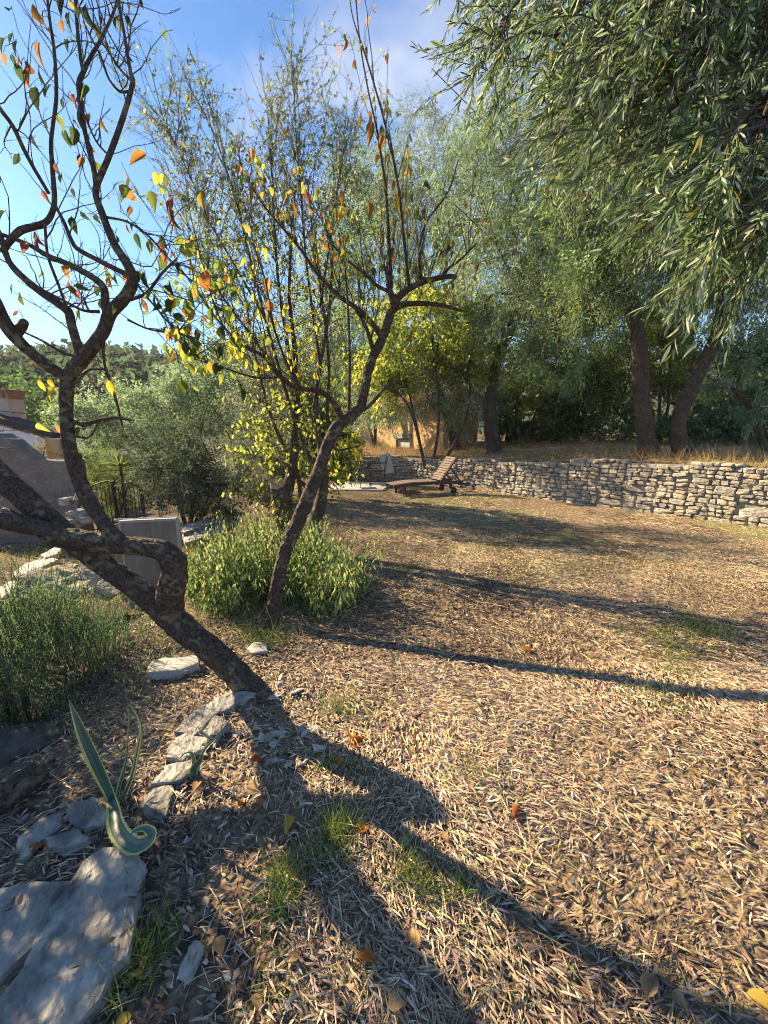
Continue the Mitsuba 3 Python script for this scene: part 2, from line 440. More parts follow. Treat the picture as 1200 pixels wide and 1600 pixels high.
gx = grid_axis((-600, -40, 15), (-40, -6, 40), (-6, -3, 30), (-3, 5, 120), (5, 9, 40), (9, 40, 30), (40, 600, 15))
gy = grid_axis((-300, -10, 10), (-10, 0, 10), (0, 5, 90), (5, 15, 90), (15, 40, 40), (40, 600, 20))
GX, GY = np.meshgrid(gx, gy, indexing='xy')
GV = np.stack([GX, GY, ground_z(GX, GY)], -1).reshape(-1, 3)
i, j = np.meshgrid(np.arange(len(gy) - 1), np.arange(len(gx) - 1), indexing='ij')
a = (i * len(gx) + j).ravel()
structure('ground', (GV, np.stack([a, a + 1, a + 1 + len(gx), a + len(gx)], 1)), 'm_ground', True)


def gpt(x, y, dz=0.0):
    return np.stack([np.asarray(x, float), np.asarray(y, float), ground_z(x, y) + dz], -1)


# hill on the left and behind
def hill_h(x, y):
    ang = np.degrees(np.arctan2(x, y))
    prof = np.interp(ang, [-95, -60, -46, -42, -38, -33, -28, -15, 0, 20, 60], [9.0, 9.0, 9.2, 8.2, 8.8, 9.7, 9.6, 9.5, 10.5, 11, 11])
    r = np.hypot(x, y)
    prof = prof + 1.0 * (meshkit.fbm(np.stack([ang * 0.35, ang * 0, ang * 0], -1), 3, 2) - 0.5)
    return np.tan(np.radians(prof)) * 118 * sstep(26, 118, r) ** 1.05 - 0.9 - 5.5 * sstep(26, 118, r)


ra, aa = np.meshgrid(np.concatenate([np.linspace(26, 130, 40), [180, 300]]), np.radians(np.linspace(-100, 65, 180)), indexing='ij')
HX, HY = ra * np.sin(aa), ra * np.cos(aa)
i, j = np.meshgrid(np.arange(ra.shape[0] - 1), np.arange(ra.shape[1] - 1), indexing='ij')
a = (i * ra.shape[1] + j).ravel()
structure('hill', (np.stack([HX, HY, hill_h(HX, HY)], -1).reshape(-1, 3), np.stack([a, a + ra.shape[1], a + ra.shape[1] + 1, a + 1], 1)), 'm_hill', True)
rng = np.random.default_rng(40)
n = 2600
hr, ha = rng.uniform(0.18, 1, n) ** 0.6 * 96 + 26, np.radians(rng.uniform(-72, 12, n))
hx, hy = hr * np.sin(ha), hr * np.cos(ha)
hs = rng.uniform(1.6, 3.6, n) * np.clip(hr / 70, 0.6, 1.3)
cc = np.stack([hx, hy, hill_h(hx, hy) + hs * 0.6], -1)
m = 32
base = np.repeat(palette(rng, [(0.05, 0.085, 0.04), (0.07, 0.11, 0.055), (0.09, 0.115, 0.075), (0.10, 0.10, 0.05)], [4, 3, 3, 1], n, 0.15), m, 0)
dirs = rand_dir(rng, n * m); dirs[:, 2] = np.abs(dirs[:, 2]) * 1.1 - 0.25
lp = np.repeat(cc, m, 0) + dirs * np.repeat(hs, m)[:, None] * rng.uniform(0.75, 1.05, (n * m, 1))
stuff('hillside_wood', place(LEAF2, lp, rand_dir(rng, n * m), unit(dirs + 0.5 * rand_dir(rng, n * m)), rng.uniform(0.9, 1.8, n * m), rng.uniform(0.7, 1.3, n * m), base * rng.uniform(0.75, 1.25, (n * m, 1))),
      'm_leaf', 'hazy wooded hillside far off behind the house on the left', 'woodland')

# ------------------------------------------------------------------ dry stone wall
rng = np.random.default_rng(7)
wx = np.concatenate([np.linspace(-2.6, 8.2, 240)])
wp = np.stack([wx, wall_y(wx)], -1)
ker = np.hanning(17); ker /= ker.sum()
wp[8:-8] = np.stack([np.convolve(wp[:, k], ker, 'valid') for k in (0, 1)], -1)
ws = np.concatenate([[0], np.cumsum(np.linalg.norm(np.diff(wp, axis=0), axis=1))])
WALL_LEN = ws[-1]


def wall_at(s):
    s = min(max(s, 0.1), WALL_LEN - 0.1)
    p = np.array([np.interp(s, ws, wp[:, 0]), np.interp(s, ws, wp[:, 1])])
    q = np.array([np.interp(s + 0.1, ws, wp[:, 0]), np.interp(s + 0.1, ws, wp[:, 1])]) - np.array([np.interp(s - 0.1, ws, wp[:, 0]), np.interp(s - 0.1, ws, wp[:, 1])])
    t = q / np.linalg.norm(q)
    return p, t, np.array([t[1], -t[0]])           # normal towards the lawn


WALL = thing('stone_wall', 'long low dry stone retaining wall curving along the back of the lawn', 'wall')


def stone_mesh(rng, w, h, dep, proud):
    n = rng.integers(5, 9)
    th = (np.arange(n) + rng.uniform(-0.3, 0.3, n)) * 2 * math.pi / n + rng.uniform(0, 6)
    e = rng.uniform(0.22, 0.5)
    cx, cz = np.sign(np.cos(th)) * np.abs(np.cos(th)) ** e, np.sign(np.sin(th)) * np.abs(np.sin(th)) ** e
    k = rng.uniform(0.86, 1.06, n)
    rim = np.stack([cx * w / 2 * k, rng.uniform(-0.015, 0.0, n) + proud - 0.012, cz * h / 2 * k], 1)
    face = np.stack([cx * w / 2 * k * 0.88, rng.uniform(-0.014, 0.012, n) + proud, cz * h / 2 * k * 0.84], 1)
    back = np.stack([cx * w / 2 * k, np.full(n, -dep), cz * h / 2 * k], 1)
    hull = trimesh.convex.convex_hull(np.vstack([rim, face, back]))
    return np.array(hull.vertices), np.array(hull.faces)


cells = []


def split(s0, s1, z0, z1):
    w, h = s1 - s0, z1 - z0
    if h > 0.11 and rng.random() < min(0.9, (h - 0.07) * 6.5):
        c = z0 + h * rng.uniform(0.3, 0.7)
        split(s0, s1, z0, c); split(s0, s1, c, z1)
    elif w > 0.22 and w / h > rng.uniform(1.3, 4.0):
        c = s0 + w * rng.uniform(0.3, 0.7)
        split(s0, c, z0, z1); split(c, s1, z0, z1)
    else:
        cells.append((s0, s1, z0, z1))


s = 0.0
while s < WALL_LEN - 0.3:
    w = rng.uniform(0.42, 0.80)
    p, t, nn = wall_at(s + w / 2)
    zb = float(ground_z(p[0] + nn[0] * 0.3, p[1] + nn[1] * 0.3)) - 0.05
    zt = float(terrace_top(p[0])) + 0.03 + rng.uniform(-0.09, 0.06)
    z = zb
    while z < zt - 0.05:
        h = min(rng.uniform(0.13, 0.28), zt - z)
        if zt - z - h < 0.06:
            h = zt - z
        split(s + rng.uniform(-0.03, 0.03), s + w + rng.uniform(-0.03, 0.03), z, z + h)
        z += h
    s += w
stones = []
for s0, s1, z0, z1 in cells:
    sc_, zc = (s0 + s1) / 2, (z0 + z1) / 2
    p, t, nn = wall_at(sc_)
    v, f = stone_mesh(rng, (s1 - s0) - rng.uniform(0.0, 0.014), (z1 - z0) - rng.uniform(0.0, 0.010), 0.2, rng.uniform(0.0, 0.05))
    a = rng.normal(0, 0.09)
    v = v @ np.array([[math.cos(a), 0, math.sin(a)], [0, 1, 0], [-math.sin(a), 0, math.cos(a)]])
    V = np.zeros_like(v)
    V[:, :2] = p + np.outer(v[:, 0], t) + np.outer(v[:, 1] + 0.12, nn)
    V[:, 2] = v[:, 2] + zc
    px, py, dp = project(V.mean(0))
    big = (s1 - s0) * (z1 - z0) * (F / dp) ** 2 * (1 if px < 1230 else 0.01)
    stones.append((big, (V, f), int(rng.choice(4, p=[0.42, 0.28, 0.2, 0.1]))))
stones.sort(key=lambda x: -x[0])
for big, m, k in stones[:300]:
    part(WALL, 'stone', m, f'm_stone_{k}')
part(WALL, 'small_stones', join([m for _, m, _ in stones[300:]]), 'm_stone_0', kind='stuff')
cv, cf = [], []
for k, s in enumerate(np.linspace(0, WALL_LEN, 160)):
    p, t, nn = wall_at(s)
    zt = float(terrace_top(p[0]))
    for off, z in ((0.10, -0.3), (0.10, zt - 0.03), (-0.3, zt - 0.03)):
        cv.append([p[0] + nn[0] * off, p[1] + nn[1] * off, z])
for k in range(159):
    for r in range(2):
        a = k * 3 + r
        cf.append([a, a + 3, a + 4, a + 1])
part(WALL, 'core', (np.array(cv), np.array(cf)), 'm_stone_2')

# ------------------------------------------------------------------ ochre building behind the olives
B = thing('ochre_house', 'old ochre plastered house with one small window glimpsed behind the olives', 'house')
c0 = at(562, 700, 20.5); c1 = at(692, 700, 15.6)
ux = unit((c1 - c0) * np.array([1, 1, 0])); uy = np.array([-ux[1], ux[0], 0])
base = np.array([c0[0], c0[1], 0.5]); Lh = np.linalg.norm((c1 - c0)[:2])
MB = np.array([ux, uy, [0, 0, 1.0]])


def bpl(v):
    return v @ MB + base


win = unit(at(629, 693, 17.5) - EYE)
tt = ((base - EYE) @ uy) / (win @ uy)
wc = EYE + win * tt
wxl, wzl = float((wc - base) @ ux), float(wc[2] - 0.5)
ww, wh = 0.95, 0.42
H_ = 2.1
segs = [((0, 0, 0), (wxl - ww / 2, 0.35, H_)), ((wxl + ww / 2, 0, 0), (Lh, 0.35, H_)), ((wxl - ww / 2, 0, 0), (wxl + ww / 2, 0.35, wzl - wh / 2)), ((wxl - ww / 2, 0, wzl + wh / 2), (wxl + ww / 2, 0.35, H_)),
        ((0, 0.35, 0), (0.35, 1.8, H_)), ((Lh - 0.35, 0.35, 0), (Lh, 1.8, H_)), ((0.35, 1.45, 0), (Lh - 0.35, 1.8, H_))]
vs, fs = join([box(a, b) for a, b in segs])
part(B, 'wall', (bpl(vs), fs), 'm_ochre')
W_ = part(B, 'window', tuple([bpl(v) if k == 0 else v for k, v in enumerate(join([box((wxl - ww / 2, 0.06, wzl - wh / 2), (wxl - ww / 2 + 0.05, 0.12, wzl + wh / 2)), box((wxl + ww / 2 - 0.05, 0.06, wzl - wh / 2), (wxl + ww / 2, 0.12, wzl + wh / 2)),
          box((wxl - ww / 2 + 0.05, 0.06, wzl - wh / 2), (wxl + ww / 2 - 0.05, 0.12, wzl - wh / 2 + 0.05)), box((wxl - ww / 2 + 0.05, 0.06, wzl + wh / 2 - 0.05), (wxl + ww / 2 - 0.05, 0.12, wzl + wh / 2))]))]), 'm_wood_grey')
v, f = box((wxl - ww / 2 + 0.05, 0.10, wzl - wh / 2 + 0.05), (wxl + ww / 2 - 0.05, 0.115, wzl + wh / 2 - 0.05)); part(W_, 'pane', (bpl(v), f), 'm_curtain', label='pale grey green window pane')
v, f = box((wxl - ww / 2 - 0.15, -0.03, wzl + wh / 2 + 0.003), (wxl + ww / 2 + 0.15, 0.2, wzl + wh / 2 + 0.2)); part(B, 'lintel', (bpl(v), f), 'm_stone_2', label='dark stone lintel over the small window')
v, f = box((0.9, -0.02, wzl - 0.52), (1.6, 0.1, wzl - 0.44)); part(B, 'vent_slot', (bpl(v), f), 'm_roof')
rf = np.array([[-0.4, -0.5, H_ - 0.05], [Lh + 0.4, -0.5, H_ - 0.05], [Lh + 0.4, 0.9, H_ + 0.4], [-0.4, 0.9, H_ + 0.4], [Lh + 0.4, 2.2, H_ - 0.05], [-0.4, 2.2, H_ - 0.05]])
rv = np.vstack([rf, rf + [0, 0, 0.12]])
part(B, 'roof', (bpl(rv), np.array([[0, 3, 2, 1], [3, 5, 4, 2], [6, 7, 8, 9], [9, 8, 10, 11], [0, 1, 7, 6], [4, 5, 11, 10], [1, 2, 8, 7], [2, 4, 10, 8], [0, 6, 9, 3], [3, 9, 11, 5]])), 'm_tile')

# ------------------------------------------------------------------ patio, table, chairs, leaning slab
P0 = np.array([on_z(512, 768), on_z(598, 768.5), on_z(612, 757), on_z(522, 755)])
pv = np.vstack([P0 * [1, 1, 0] + [0, 0, 0.06], P0 * [1, 1, 0] - [0, 0, 0.1]])
structure('patio', (pv, np.array([[0, 1, 2, 3], [0, 4, 5, 1], [1, 5, 6, 2], [2, 6, 7, 3], [3, 7, 4, 0]])), 'm_pale')


def rod(pts, r, sides=6, step=0.05):
    P, R = smooth_path(pts, [r] * len(pts), step)
    return tube(P, R, sides)


def disc(c, r, h, n=28):
    m = trimesh.creation.cylinder(radius=r, height=h, sections=n)
    return np.array(m.vertices) + c, np.array(m.faces)


ZP = 0.06
tb = on_z(566, 760, ZP)
TB = thing('bistro_table', 'small round metal bistro table standing on the pale patio at the back', 'table')
part(TB, 'table_top', disc(tb + [0, 0, 0.70], 0.33, 0.025), 'm_iron')
for k in range(3):
    a = 0.4 + k * 2.094
    d = np.array([math.cos(a), math.sin(a), 0])
    part(TB, 'leg', rod([tb + d * 0.26 + [0, 0, 0.69], tb + d * 0.10 + [0, 0, 0.38], tb + d * 0.29 + [0, 0, 0.0]], 0.011), 'm_iron')
part(TB, 'ring', rod([tb + np.array([math.cos(t) * 0.1, math.sin(t) * 0.1, 0.38]) for t in np.linspace(0, 6.283, 13)], 0.007), 'm_iron')


def chair(pos, ang, label):
    C = thing('garden_chair', label, 'chair', 'metal chairs on the patio')
    M = rot_z(ang)
    q = lambda *p: np.array(p) @ M.T + pos
    v, f = cbox((0.40, 0.40, 0.022), 0.006)
    part(C, 'seat', ((v + [0, 0, 0.44]) @ M.T + pos, f), 'm_iron')
    for sx in (-1, 1):
        part(C, 'leg', rod([q(sx * 0.185, 0.18, 0.43), q(sx * 0.2, 0.22, 0.0)], 0.010), 'm_iron')
        part(C, 'leg', rod([q(sx * 0.185, -0.19, 0.43), q(sx * 0.2, -0.25, 0.0)], 0.010), 'm_iron')
    part(C, 'back_frame', rod([q(-0.185, -0.19, 0.43), q(-0.19, -0.24, 0.72), q(-0.15, -0.27, 0.86), q(0, -0.28, 0.89), q(0.15, -0.27, 0.86), q(0.19, -0.24, 0.72), q(0.185, -0.19, 0.43)], 0.010), 'm_iron')
    for x in (-0.1, 0.0, 0.1):
        part(C, 'back_bar', rod([q(x, -0.2, 0.45), q(x, -0.25, 0.74), q(x, -0.275, 0.87)], 0.006), 'm_iron')
    part(C, 'arm_rest', rod([q(-0.19, -0.24, 0.66), q(-0.24, 0.0, 0.65), q(-0.21, 0.19, 0.62), q(-0.19, 0.19, 0.44)], 0.009), 'm_iron')
    part(C, 'arm_rest', rod([q(0.19, -0.24, 0.66), q(0.24, 0.0, 0.65), q(0.21, 0.19, 0.62), q(0.19, 0.19, 0.44)], 0.009), 'm_iron')


chair(on_z(536, 759.5, ZP), math.radians(-80), 'dark metal chair left of the round patio table, half behind the leaning trunk')
chair(on_z(590, 760, ZP), math.radians(95), 'dark metal chair right of the round patio table, nearest the lounger')
chair(on_z(568, 755.5, ZP), math.radians(175), 'dark metal chair behind the round patio table, against the stone wall')
p = at(604, 724, 12.55)
LS = thing('pale_slab', 'pale flat slab leaning against the stone wall beside the patio chairs', 'slab')
v, f = cbox((0.34, 0.05, 0.62), 0.012)
a = math.radians(-14); R_ = np.array([[1, 0, 0], [0, math.cos(a), -math.sin(a)], [0, math.sin(a), math.cos(a)]])
v = (v @ R_.T) @ np.array([[0.97, 0, -0.25], [0, 1, 0], [0.25, 0, 0.97]]).T
put(LS, (v + p, f), 'm_pale')

# ------------------------------------------------------------------ sun lounger
L0 = on_z(632, 776); L0[2] = float(ground_z(L0[0], L0[1]))
ax = unit(np.array([1.35, 0.50, 0])); ay = np.array([-ax[1], ax[0], 0])
ML = np.array([ax, ay, [0, 0, 1.0]])
SLG = thing('sun_lounger', 'weathered wooden sun lounger with raised slatted back and wheels on the dry lawn', 'sun lounger')
gz = float(ground_z(*(L0 + ax * 0.7)[:2]))


def lpl(m):
    return np.asarray(m[0]) @ ML + [L0[0], L0[1], gz], m[1]


# local: x along (foot at -0.25), y across (0 near, 0.62 far), z up
for y in (0.03, 0.59):
    m = join([beam((-0.28, y, 0.235), (0.25, y, 0.285), 0.035, 0.07), beam((0.25, y, 0.285), (1.65, y, 0.285), 0.035, 0.075)])
    part(SLG, 'side_rail', lpl(m), 'm_wood')
    part(SLG, 'leg', lpl(beam((0.0, y, 0.0), (0.02, y, 0.25), 0.05, 0.06, (1, 0, 0))), 'm_wood')
    part(SLG, 'leg', lpl(beam((1.28, y, 0.09), (1.28, y, 0.26), 0.05, 0.06, (1, 0, 0))), 'm_wood')
    wm = trimesh.creation.cylinder(radius=0.085, height=0.045, sections=22)
    wv = np.array(wm.vertices)[:, [0, 2, 1]] + [1.34, y + (-0.055 if y < 0.3 else 0.055), 0.085]
    w_ = part(SLG, 'wheel', lpl((wv, np.array(wm.faces)[:, ::-1])), 'm_rubber')
    hm = trimesh.creation.cylinder(radius=0.03, height=0.06, sections=12)
    part(w_, 'hub', lpl((np.array(hm.vertices)[:, [0, 2, 1]] + [1.34, y + (-0.055 if y < 0.3 else 0.055), 0.085], np.array(hm.faces)[:, ::-1])), 'm_wood_grey')
    part(SLG, 'handle', lpl(beam((1.5, y, 0.235), (1.86, y, 0.225), 0.03, 0.05)), 'm_wood')
for k in range(17):
    x = -0.25 + k * 0.072
    z = 0.325 if x > 0.2 else 0.275 + (x + 0.28) * 0.1
    part(SLG, 'seat_slat', lpl(beam((x, 0.055, z), (x, 0.565, z), 0.058, 0.018)), 'm_wood_grey')
bd = unit(np.array([0.42, 0, 0.56])); b0 = np.array([1.00, 0, 0.335])
for k in range(10):
    p = b0 + bd * (0.04 + k * 0.072)
    part(SLG, 'back_slat', lpl(beam(p + [0, 0.07, 0], p + [0, 0.55, 0], 0.018, 0.058, bd)), 'm_wood_grey')
for y in (0.05, 0.57):
    part(SLG, 'back_rail', lpl(beam(b0 + [0.02, y, -0.01], b0 + bd * 0.74 + [0.02, y, -0.01], 0.03, 0.04)), 'm_wood')
    part(SLG, 'prop', lpl(beam(b0 + bd * 0.40 + [0.03, y, 0], np.array([1.55, y, 0.33]), 0.02, 0.03)), 'm_wood')

# ------------------------------------------------------------------ the left side: house, ruined wall, gate, panel, post, wires
HS = thing('white_house', 'white house with a dark sloping roof edge and plaster chimney at the left edge', 'house')
h0 = at(0, 662, 15.0); h1 = at(72, 682, 15.0)
yb = h0[1]
roofL = h0 + (h0 - h1) * 2.2
wallv = np.array([[h1[0] - 0.35, yb + 0.3, -1.4], [roofL[0], yb + 0.3, -1.4], [roofL[0], yb + 0.3, roofL[2] - 0.12], [h1[0] - 0.35, yb + 0.3, h1[2] - 0.05]])
wallv = np.vstack([wallv, wallv + [0, 0.6, 0]])
part(HS, 'wall', (wallv, np.array([[0, 3, 2, 1], [4, 5, 6, 7], [0, 4, 7, 3], [1, 2, 6, 5]])), 'm_white')
rv = np.array([h1 + [0.25, 0, -0.07], roofL, roofL + [0, 0, 0.22], h1 + [0.25, 0, 0.13]])
rv = np.vstack([rv, rv + [0, 1.0, 0]])
RF = part(HS, 'roof', (rv, np.array([[0, 3, 2, 1], [4, 5, 6, 7], [0, 4, 7, 3], [2, 3, 7, 6], [0, 1, 5, 4]])), 'm_roof')
cz = at(12, 650, 16.0)
part(HS, 'chimney', box(cz + [-0.36, -0.3, -1.2], cz + [0.36, 0.4, 0.62]), 'm_plaster', label='weathered pinkish plaster chimney')
for k, x in enumerate(np.linspace(-0.36, 0.36, 5)):
    part(HS, 'chimney_brick', box(cz + [x - 0.06, -0.33, 0.623], cz + [x + 0.06, 0.43, 0.86]), 'm_tile')
part(HS, 'chimney_cap', box(cz + [-0.44, -0.38, 0.863], cz + [0.44, 0.48, 0.93]), 'm_tile')

RW = thing('ruined_wall', 'grey weathered plaster wall with a sloping broken top at the left', 'wall')
rw = [at(-90, 660, 8.9), at(0, 682, 8.9), at(20, 694, 8.9), at(48, 716, 8.9), at(58, 719, 8.9), at(112, 721, 8.9)]
top = np.array(rw)
top = smooth_path(top, np.zeros(len(top)), 0.12)[0]
rng = np.random.default_rng(3)
top[:, 2] += rng.normal(0, 0.012, len(top))
n = len(top)
fr, bk = top.copy(), top + [0, 0.4, 0]
vb = top * [1, 1, 0] + [0, 0, -1.2]
part(RW, 'face', (np.vstack([fr, bk, vb, vb + [0, 0.4, 0]]), np.array([[k, k + 1, n + k + 1, n + k] for k in range(n - 1)] + [[2 * n + k, 2 * n + k + 1, k + 1, k] for k in range(n - 1)] + [[n + k, n + k + 1, 3 * n + k + 1, 3 * n + k] for k in range(n - 1)] + [[n - 1, 3 * n - 1, 4 * n - 1, 2 * n - 1]])), 'm_ruin')
rg = np.random.default_rng(9)
for k in range(2, n - 1, 2):
    if rg.random() < 0.4:
        v, f = stone_mesh(rg, rg.uniform(0.16, 0.34), rg.uniform(0.03, 0.07), 0.16, 0.16)
        v[:, 1] *= -1
        part(RW, 'coping_stone', (v @ rot_z(rg.normal(0, 0.2)).T + top[k] + [0, 0.17, 0.03], f[:, ::-1]), f'm_stone_{rg.choice([0, 2, 1])}')
PL = thing('plaster_pillar', 'short ochre plastered pillar behind the grey ruined wall', 'pillar')
c = at(93, 716, 9.9)
v, f = cbox((0.34, 0.34, 2.4), 0.02); put(PL, (v + c + [0, 0, -0.75], f), 'm_ochre')
PO = thing('iron_post', 'thin dark iron post leaning slightly beside the garden gate', 'post')
put(PO, tube(np.array([at(125, 708, 9.4), at(128.5, 735, 9.4), at(133, 775, 9.4), at(141, 860, 9.4)]), np.array([0.035] * 4), 8), 'm_iron')

GT = thing('garden_gate', 'black iron double gate with arched top rail beyond the leaning tree', 'gate')
gd = 9.6
px0, pxc, px1 = 131, 176, 220


def gate_top(px):
    return 751 + 12.5 * ((px - pxc) / 44) ** 2 * (1.25 if px < pxc else 0.9)


for a, b in ((px0, pxc - 1.5), (pxc + 1.5, px1)):
    lf = part(GT, 'gate_leaf', rod([at(q, gate_top(q), gd) for q in np.linspace(a, b, 7)], 0.016), 'm_iron')
    for q in np.linspace(a, b, 8)[1:-1]:
        top = at(q, gate_top(q), gd)
        part(lf, 'bar', tube(np.array([top, [top[0], top[1], -0.85]]), np.array([0.009, 0.009]), 6), 'm_iron')
    lo = [at(q, 800, gd) for q in (a, b)]
    part(lf, 'lower_rail', tube(np.array([[lo[0][0], gd, -0.72], [lo[1][0], gd, -0.72]]), np.array([0.014, 0.014]), 6), 'm_iron')
for q in (px0, pxc, px1):
    top = at(q, gate_top(q) - (1 if q == pxc else -1), gd)
    part(GT, 'gate_post', beam([top[0], top[1], -1.0], top, 0.06, 0.06, (0, 1, 0)), 'm_iron')

PG = thing('panel_gate', 'weathered grey panel in a pale metal frame behind the hooked trunk', 'gate')
q0, q1, q2, q3 = at(188, 815, 4.75), at(277, 811, 4.55), at(279, 950, 4.6), at(192, 965, 4.8)
q3[:2], q2[:2] = q0[:2], q1[:2]
q3[2] = q2[2] = -0.62
xu = unit(q1 - q0); nu = unit(np.cross(xu, [0, 0, 1]))
pan = np.array([q0, q1, q2, q3])
pv = np.vstack([pan + nu * 0.012, pan - nu * 0.012])
part(PG, 'board', (pv, np.array([[0, 1, 2, 3], [4, 7, 6, 5], [0, 4, 5, 1], [1, 5, 6, 2], [3, 2, 6, 7], [0, 3, 7, 4]])), 'm_board')
for a, b in ((q0, q1), (q1, q2), (q3, q0)):
    part(PG, 'frame_bar', beam(a, b, 0.035, 0.035, nu), 'm_frame')
r0, r1, r2, r3 = at(176, 814, 5.0), at(222, 813, 5.45), None, None
part(PG, 'rear_board', beam((r0 + r1) / 2 * [1, 1, 0] + [0, 0, -0.62], (r0 + r1) / 2, 0.5, 0.02, unit(np.cross(unit(r1 - r0), [0, 0, 1])), 0.002), 'm_board')
part(PG, 'rear_bar', beam(at(178, 813, 4.95), at(270, 809, 5.3), 0.03, 0.03), 'm_frame')

for k, (a, b, c) in enumerate([((-60, 552), (60, 583), (150, 603)), ((-60, 594), (60, 601), (150, 606)), ((-60, 635), (60, 648), (150, 652)), ((-60, 672), (60, 672), (150, 668)), ((-60, 701), (40, 702), (128, 718))]):
    nm = ['topmost', 'second', 'third', 'fourth', 'lowest'][k]
    WRK = thing('barbed_wire', f'{nm} strand of rusty barbed wire crossing the left edge of the view', 'wire', 'barbed wire strands')
    P, R = smooth_path([at(*a, 4.4), at(*b, 5.6), at(*c, 7.4)], [0.004] * 3, 0.08)
    parts_ = [tube(P, R, 5)]
    rg = np.random.default_rng(50 + k)
    for i in range(2, len(P) - 1, 2):
        d = rand_dir(rg, 2)
        parts_ += [tube(np.array([P[i] - e * 0.028, P[i] + e * 0.028]), np.array([0.002, 0.002]), 4) for e in d]
    put(WRK, join(parts_), 'm_wire')

# low dry stone bank on the left with pale capstones
rng = np.random.default_rng(12)
BK = thing('stone_bank', 'low bank of thin layered stones beyond the rosemary at the left', 'wall')
for k in range(46):
    px, py = rng.uniform(40, 168), 0
    py = 895 + rng.uniform(0, 50) - (px - 60) * 0.08
    d = 4.9 - (py - 880) * 0.012 + rng.uniform(-0.05, 0.05)
    w, h = rng.uniform(0.12, 0.3), rng.uniform(0.03, 0.07)
    v, f = stone_mesh(rng, w, h, 0.18, rng.uniform(0, 0.04))
    a = math.radians(-22 + rng.normal(0, 4))
    v = v @ np.array([[math.cos(a), 0, -math.sin(a)], [0, 1, 0], [math.sin(a), 0, math.cos(a)]]).T
    v[:, 1] *= -1
    part(BK, 'stone', (v + at(px, py, d), f[:, ::-1]), f'm_stone_{rng.integers(4)}')


def slab(pts, thick, name, label, cat, bs='m_slate', group=None, seed=0, tilt=None):
    """A flat stone from its outline (world points), with its own uneven top."""
    rg = np.random.default_rng(seed + 900)
    P = np.asarray(pts, float)
    n0 = len(P); out = []
    for k in range(n0):
        a, b = P[k], P[(k + 1) % n0]
        m = max(2, int(np.linalg.norm(b - a) / 0.032))
        for t in np.arange(m) / m:
            out.append(a + (b - a) * t + np.append(rg.normal(0, 0.0055, 2), 0))
    out = np.array(out)
    n = len(out); c = out.mean(0)
    rings = [(1.0, -thick), (1.02, -thick * 0.62), (1.0, -thick * 0.55), (1.012, -thick * 0.16), (0.985, 0.0), (0.88, 0.003), (0.7, 0.004), (0.5, 0.004), (0.3, 0.002)]
    V = []
    for s_, dz in rings:
        r = c + (out - c) * s_
        r = r + np.array([0, 0, dz])
        if dz >= 0:
            r[:, 2] += 0.006 * (meshkit.fbm(r * np.array([14, 9, 1]) + seed, 4) - 0.5) * 2
        else:
            r[:, :2] += rg.normal(0, 0.004, (n, 2))
        V.append(r)
    V = np.vstack(V + [c[None]])
    f = []
    for k in range(len(rings) - 1):
        for q in range(n):
            f.append([k * n + q, k * n + (q + 1) % n, (k + 1) * n + (q + 1) % n, (k + 1) * n + q])
    last = (len(rings) - 1) * n
    f = np.array(f)
    f = np.vstack([f[:, [0, 1, 2]], f[:, [0, 2, 3]], np.array([[last + q, last + (q + 1) % n, len(V) - 1] for q in range(n)])])
    cr = np.cross(V[f[-1, 1]] - V[f[-1, 0]], V[f[-1, 2]] - V[f[-1, 0]])
    if cr[2] < 0:
        f = f[:, ::-1]
    key = thing(name, label, cat, group)
    put(key, (V, f), bs, 18)
    return key


def zslab(px, z, *a, **k):
    return slab([on_z(x, y, z) for x, y in px], *a, **k)


zslab([(215, 1330), (222, 1352), (212, 1420), (197, 1490), (150, 1560), (95, 1640), (-30, 1680), (-10, 1570), (40, 1500), (80, 1420), (128, 1345), (160, 1322)], 0.045, 0.06, 'slate_slab', 'largest long grey slate slab running out of the bottom left corner', 'stone slab', seed=1)
zslab([(118, 1378), (100, 1410), (75, 1452), (40, 1490), (0, 1530), (-60, 1560), (-60, 1395), (20, 1385), (75, 1375)], 0.03, 0.06, 'slate_slab', 'broad pale slate slab left of the longest slab at the left edge', 'stone slab', seed=2)
zslab([(97, 1268), (100, 1290), (60, 1320), (25, 1342), (30, 1305), (60, 1280)], 0.02, 0.04, 'slate_slab', 'small oval grey slate left of the striped agave', 'stone slab', seed=3)
zslab([(105, 1258), (150, 1245), (168, 1262), (160, 1285), (135, 1293), (108, 1282)], 0.02, 0.05, 'slate_slab', 'squarish dark slate right behind the base of the striped agave', 'stone slab', seed=4)
zslab([(70, 1310), (122, 1295), (140, 1308), (100, 1325), (75, 1323)], 0.03, 0.04, 'slate_slab', 'narrow speckled slate in front of the squarish dark slate', 'stone slab', seed=5)
zslab([(222, 1270), (225, 1245), (245, 1228), (268, 1225), (272, 1242), (262, 1275), (248, 1283)], 0.02, 0.06, 'slate_slab', 'upright looking grey slate between the striped agave and the small agave', 'stone slab', seed=6)
zslab([(238, 1222), (262, 1195), (300, 1186), (312, 1198), (285, 1218)], 0.03, 0.05, 'slate_slab', 'slate edging stone just behind the small agave', 'stone slab', seed=7)
zslab([(258, 1183), (268, 1160), (290, 1144), (327, 1156), (318, 1168), (285, 1186)], 0.03, 0.06, 'slate_slab', 'blue grey edging slate, third from the trunk of the hooked tree', 'stone slab', seed=8)
zslab([(272, 1145), (290, 1122), (322, 1100), (345, 1112), (305, 1146)], 0.035, 0.05, 'slate_slab', 'long pale edging slate, second from the trunk of the hooked tree', 'stone slab', seed=9)
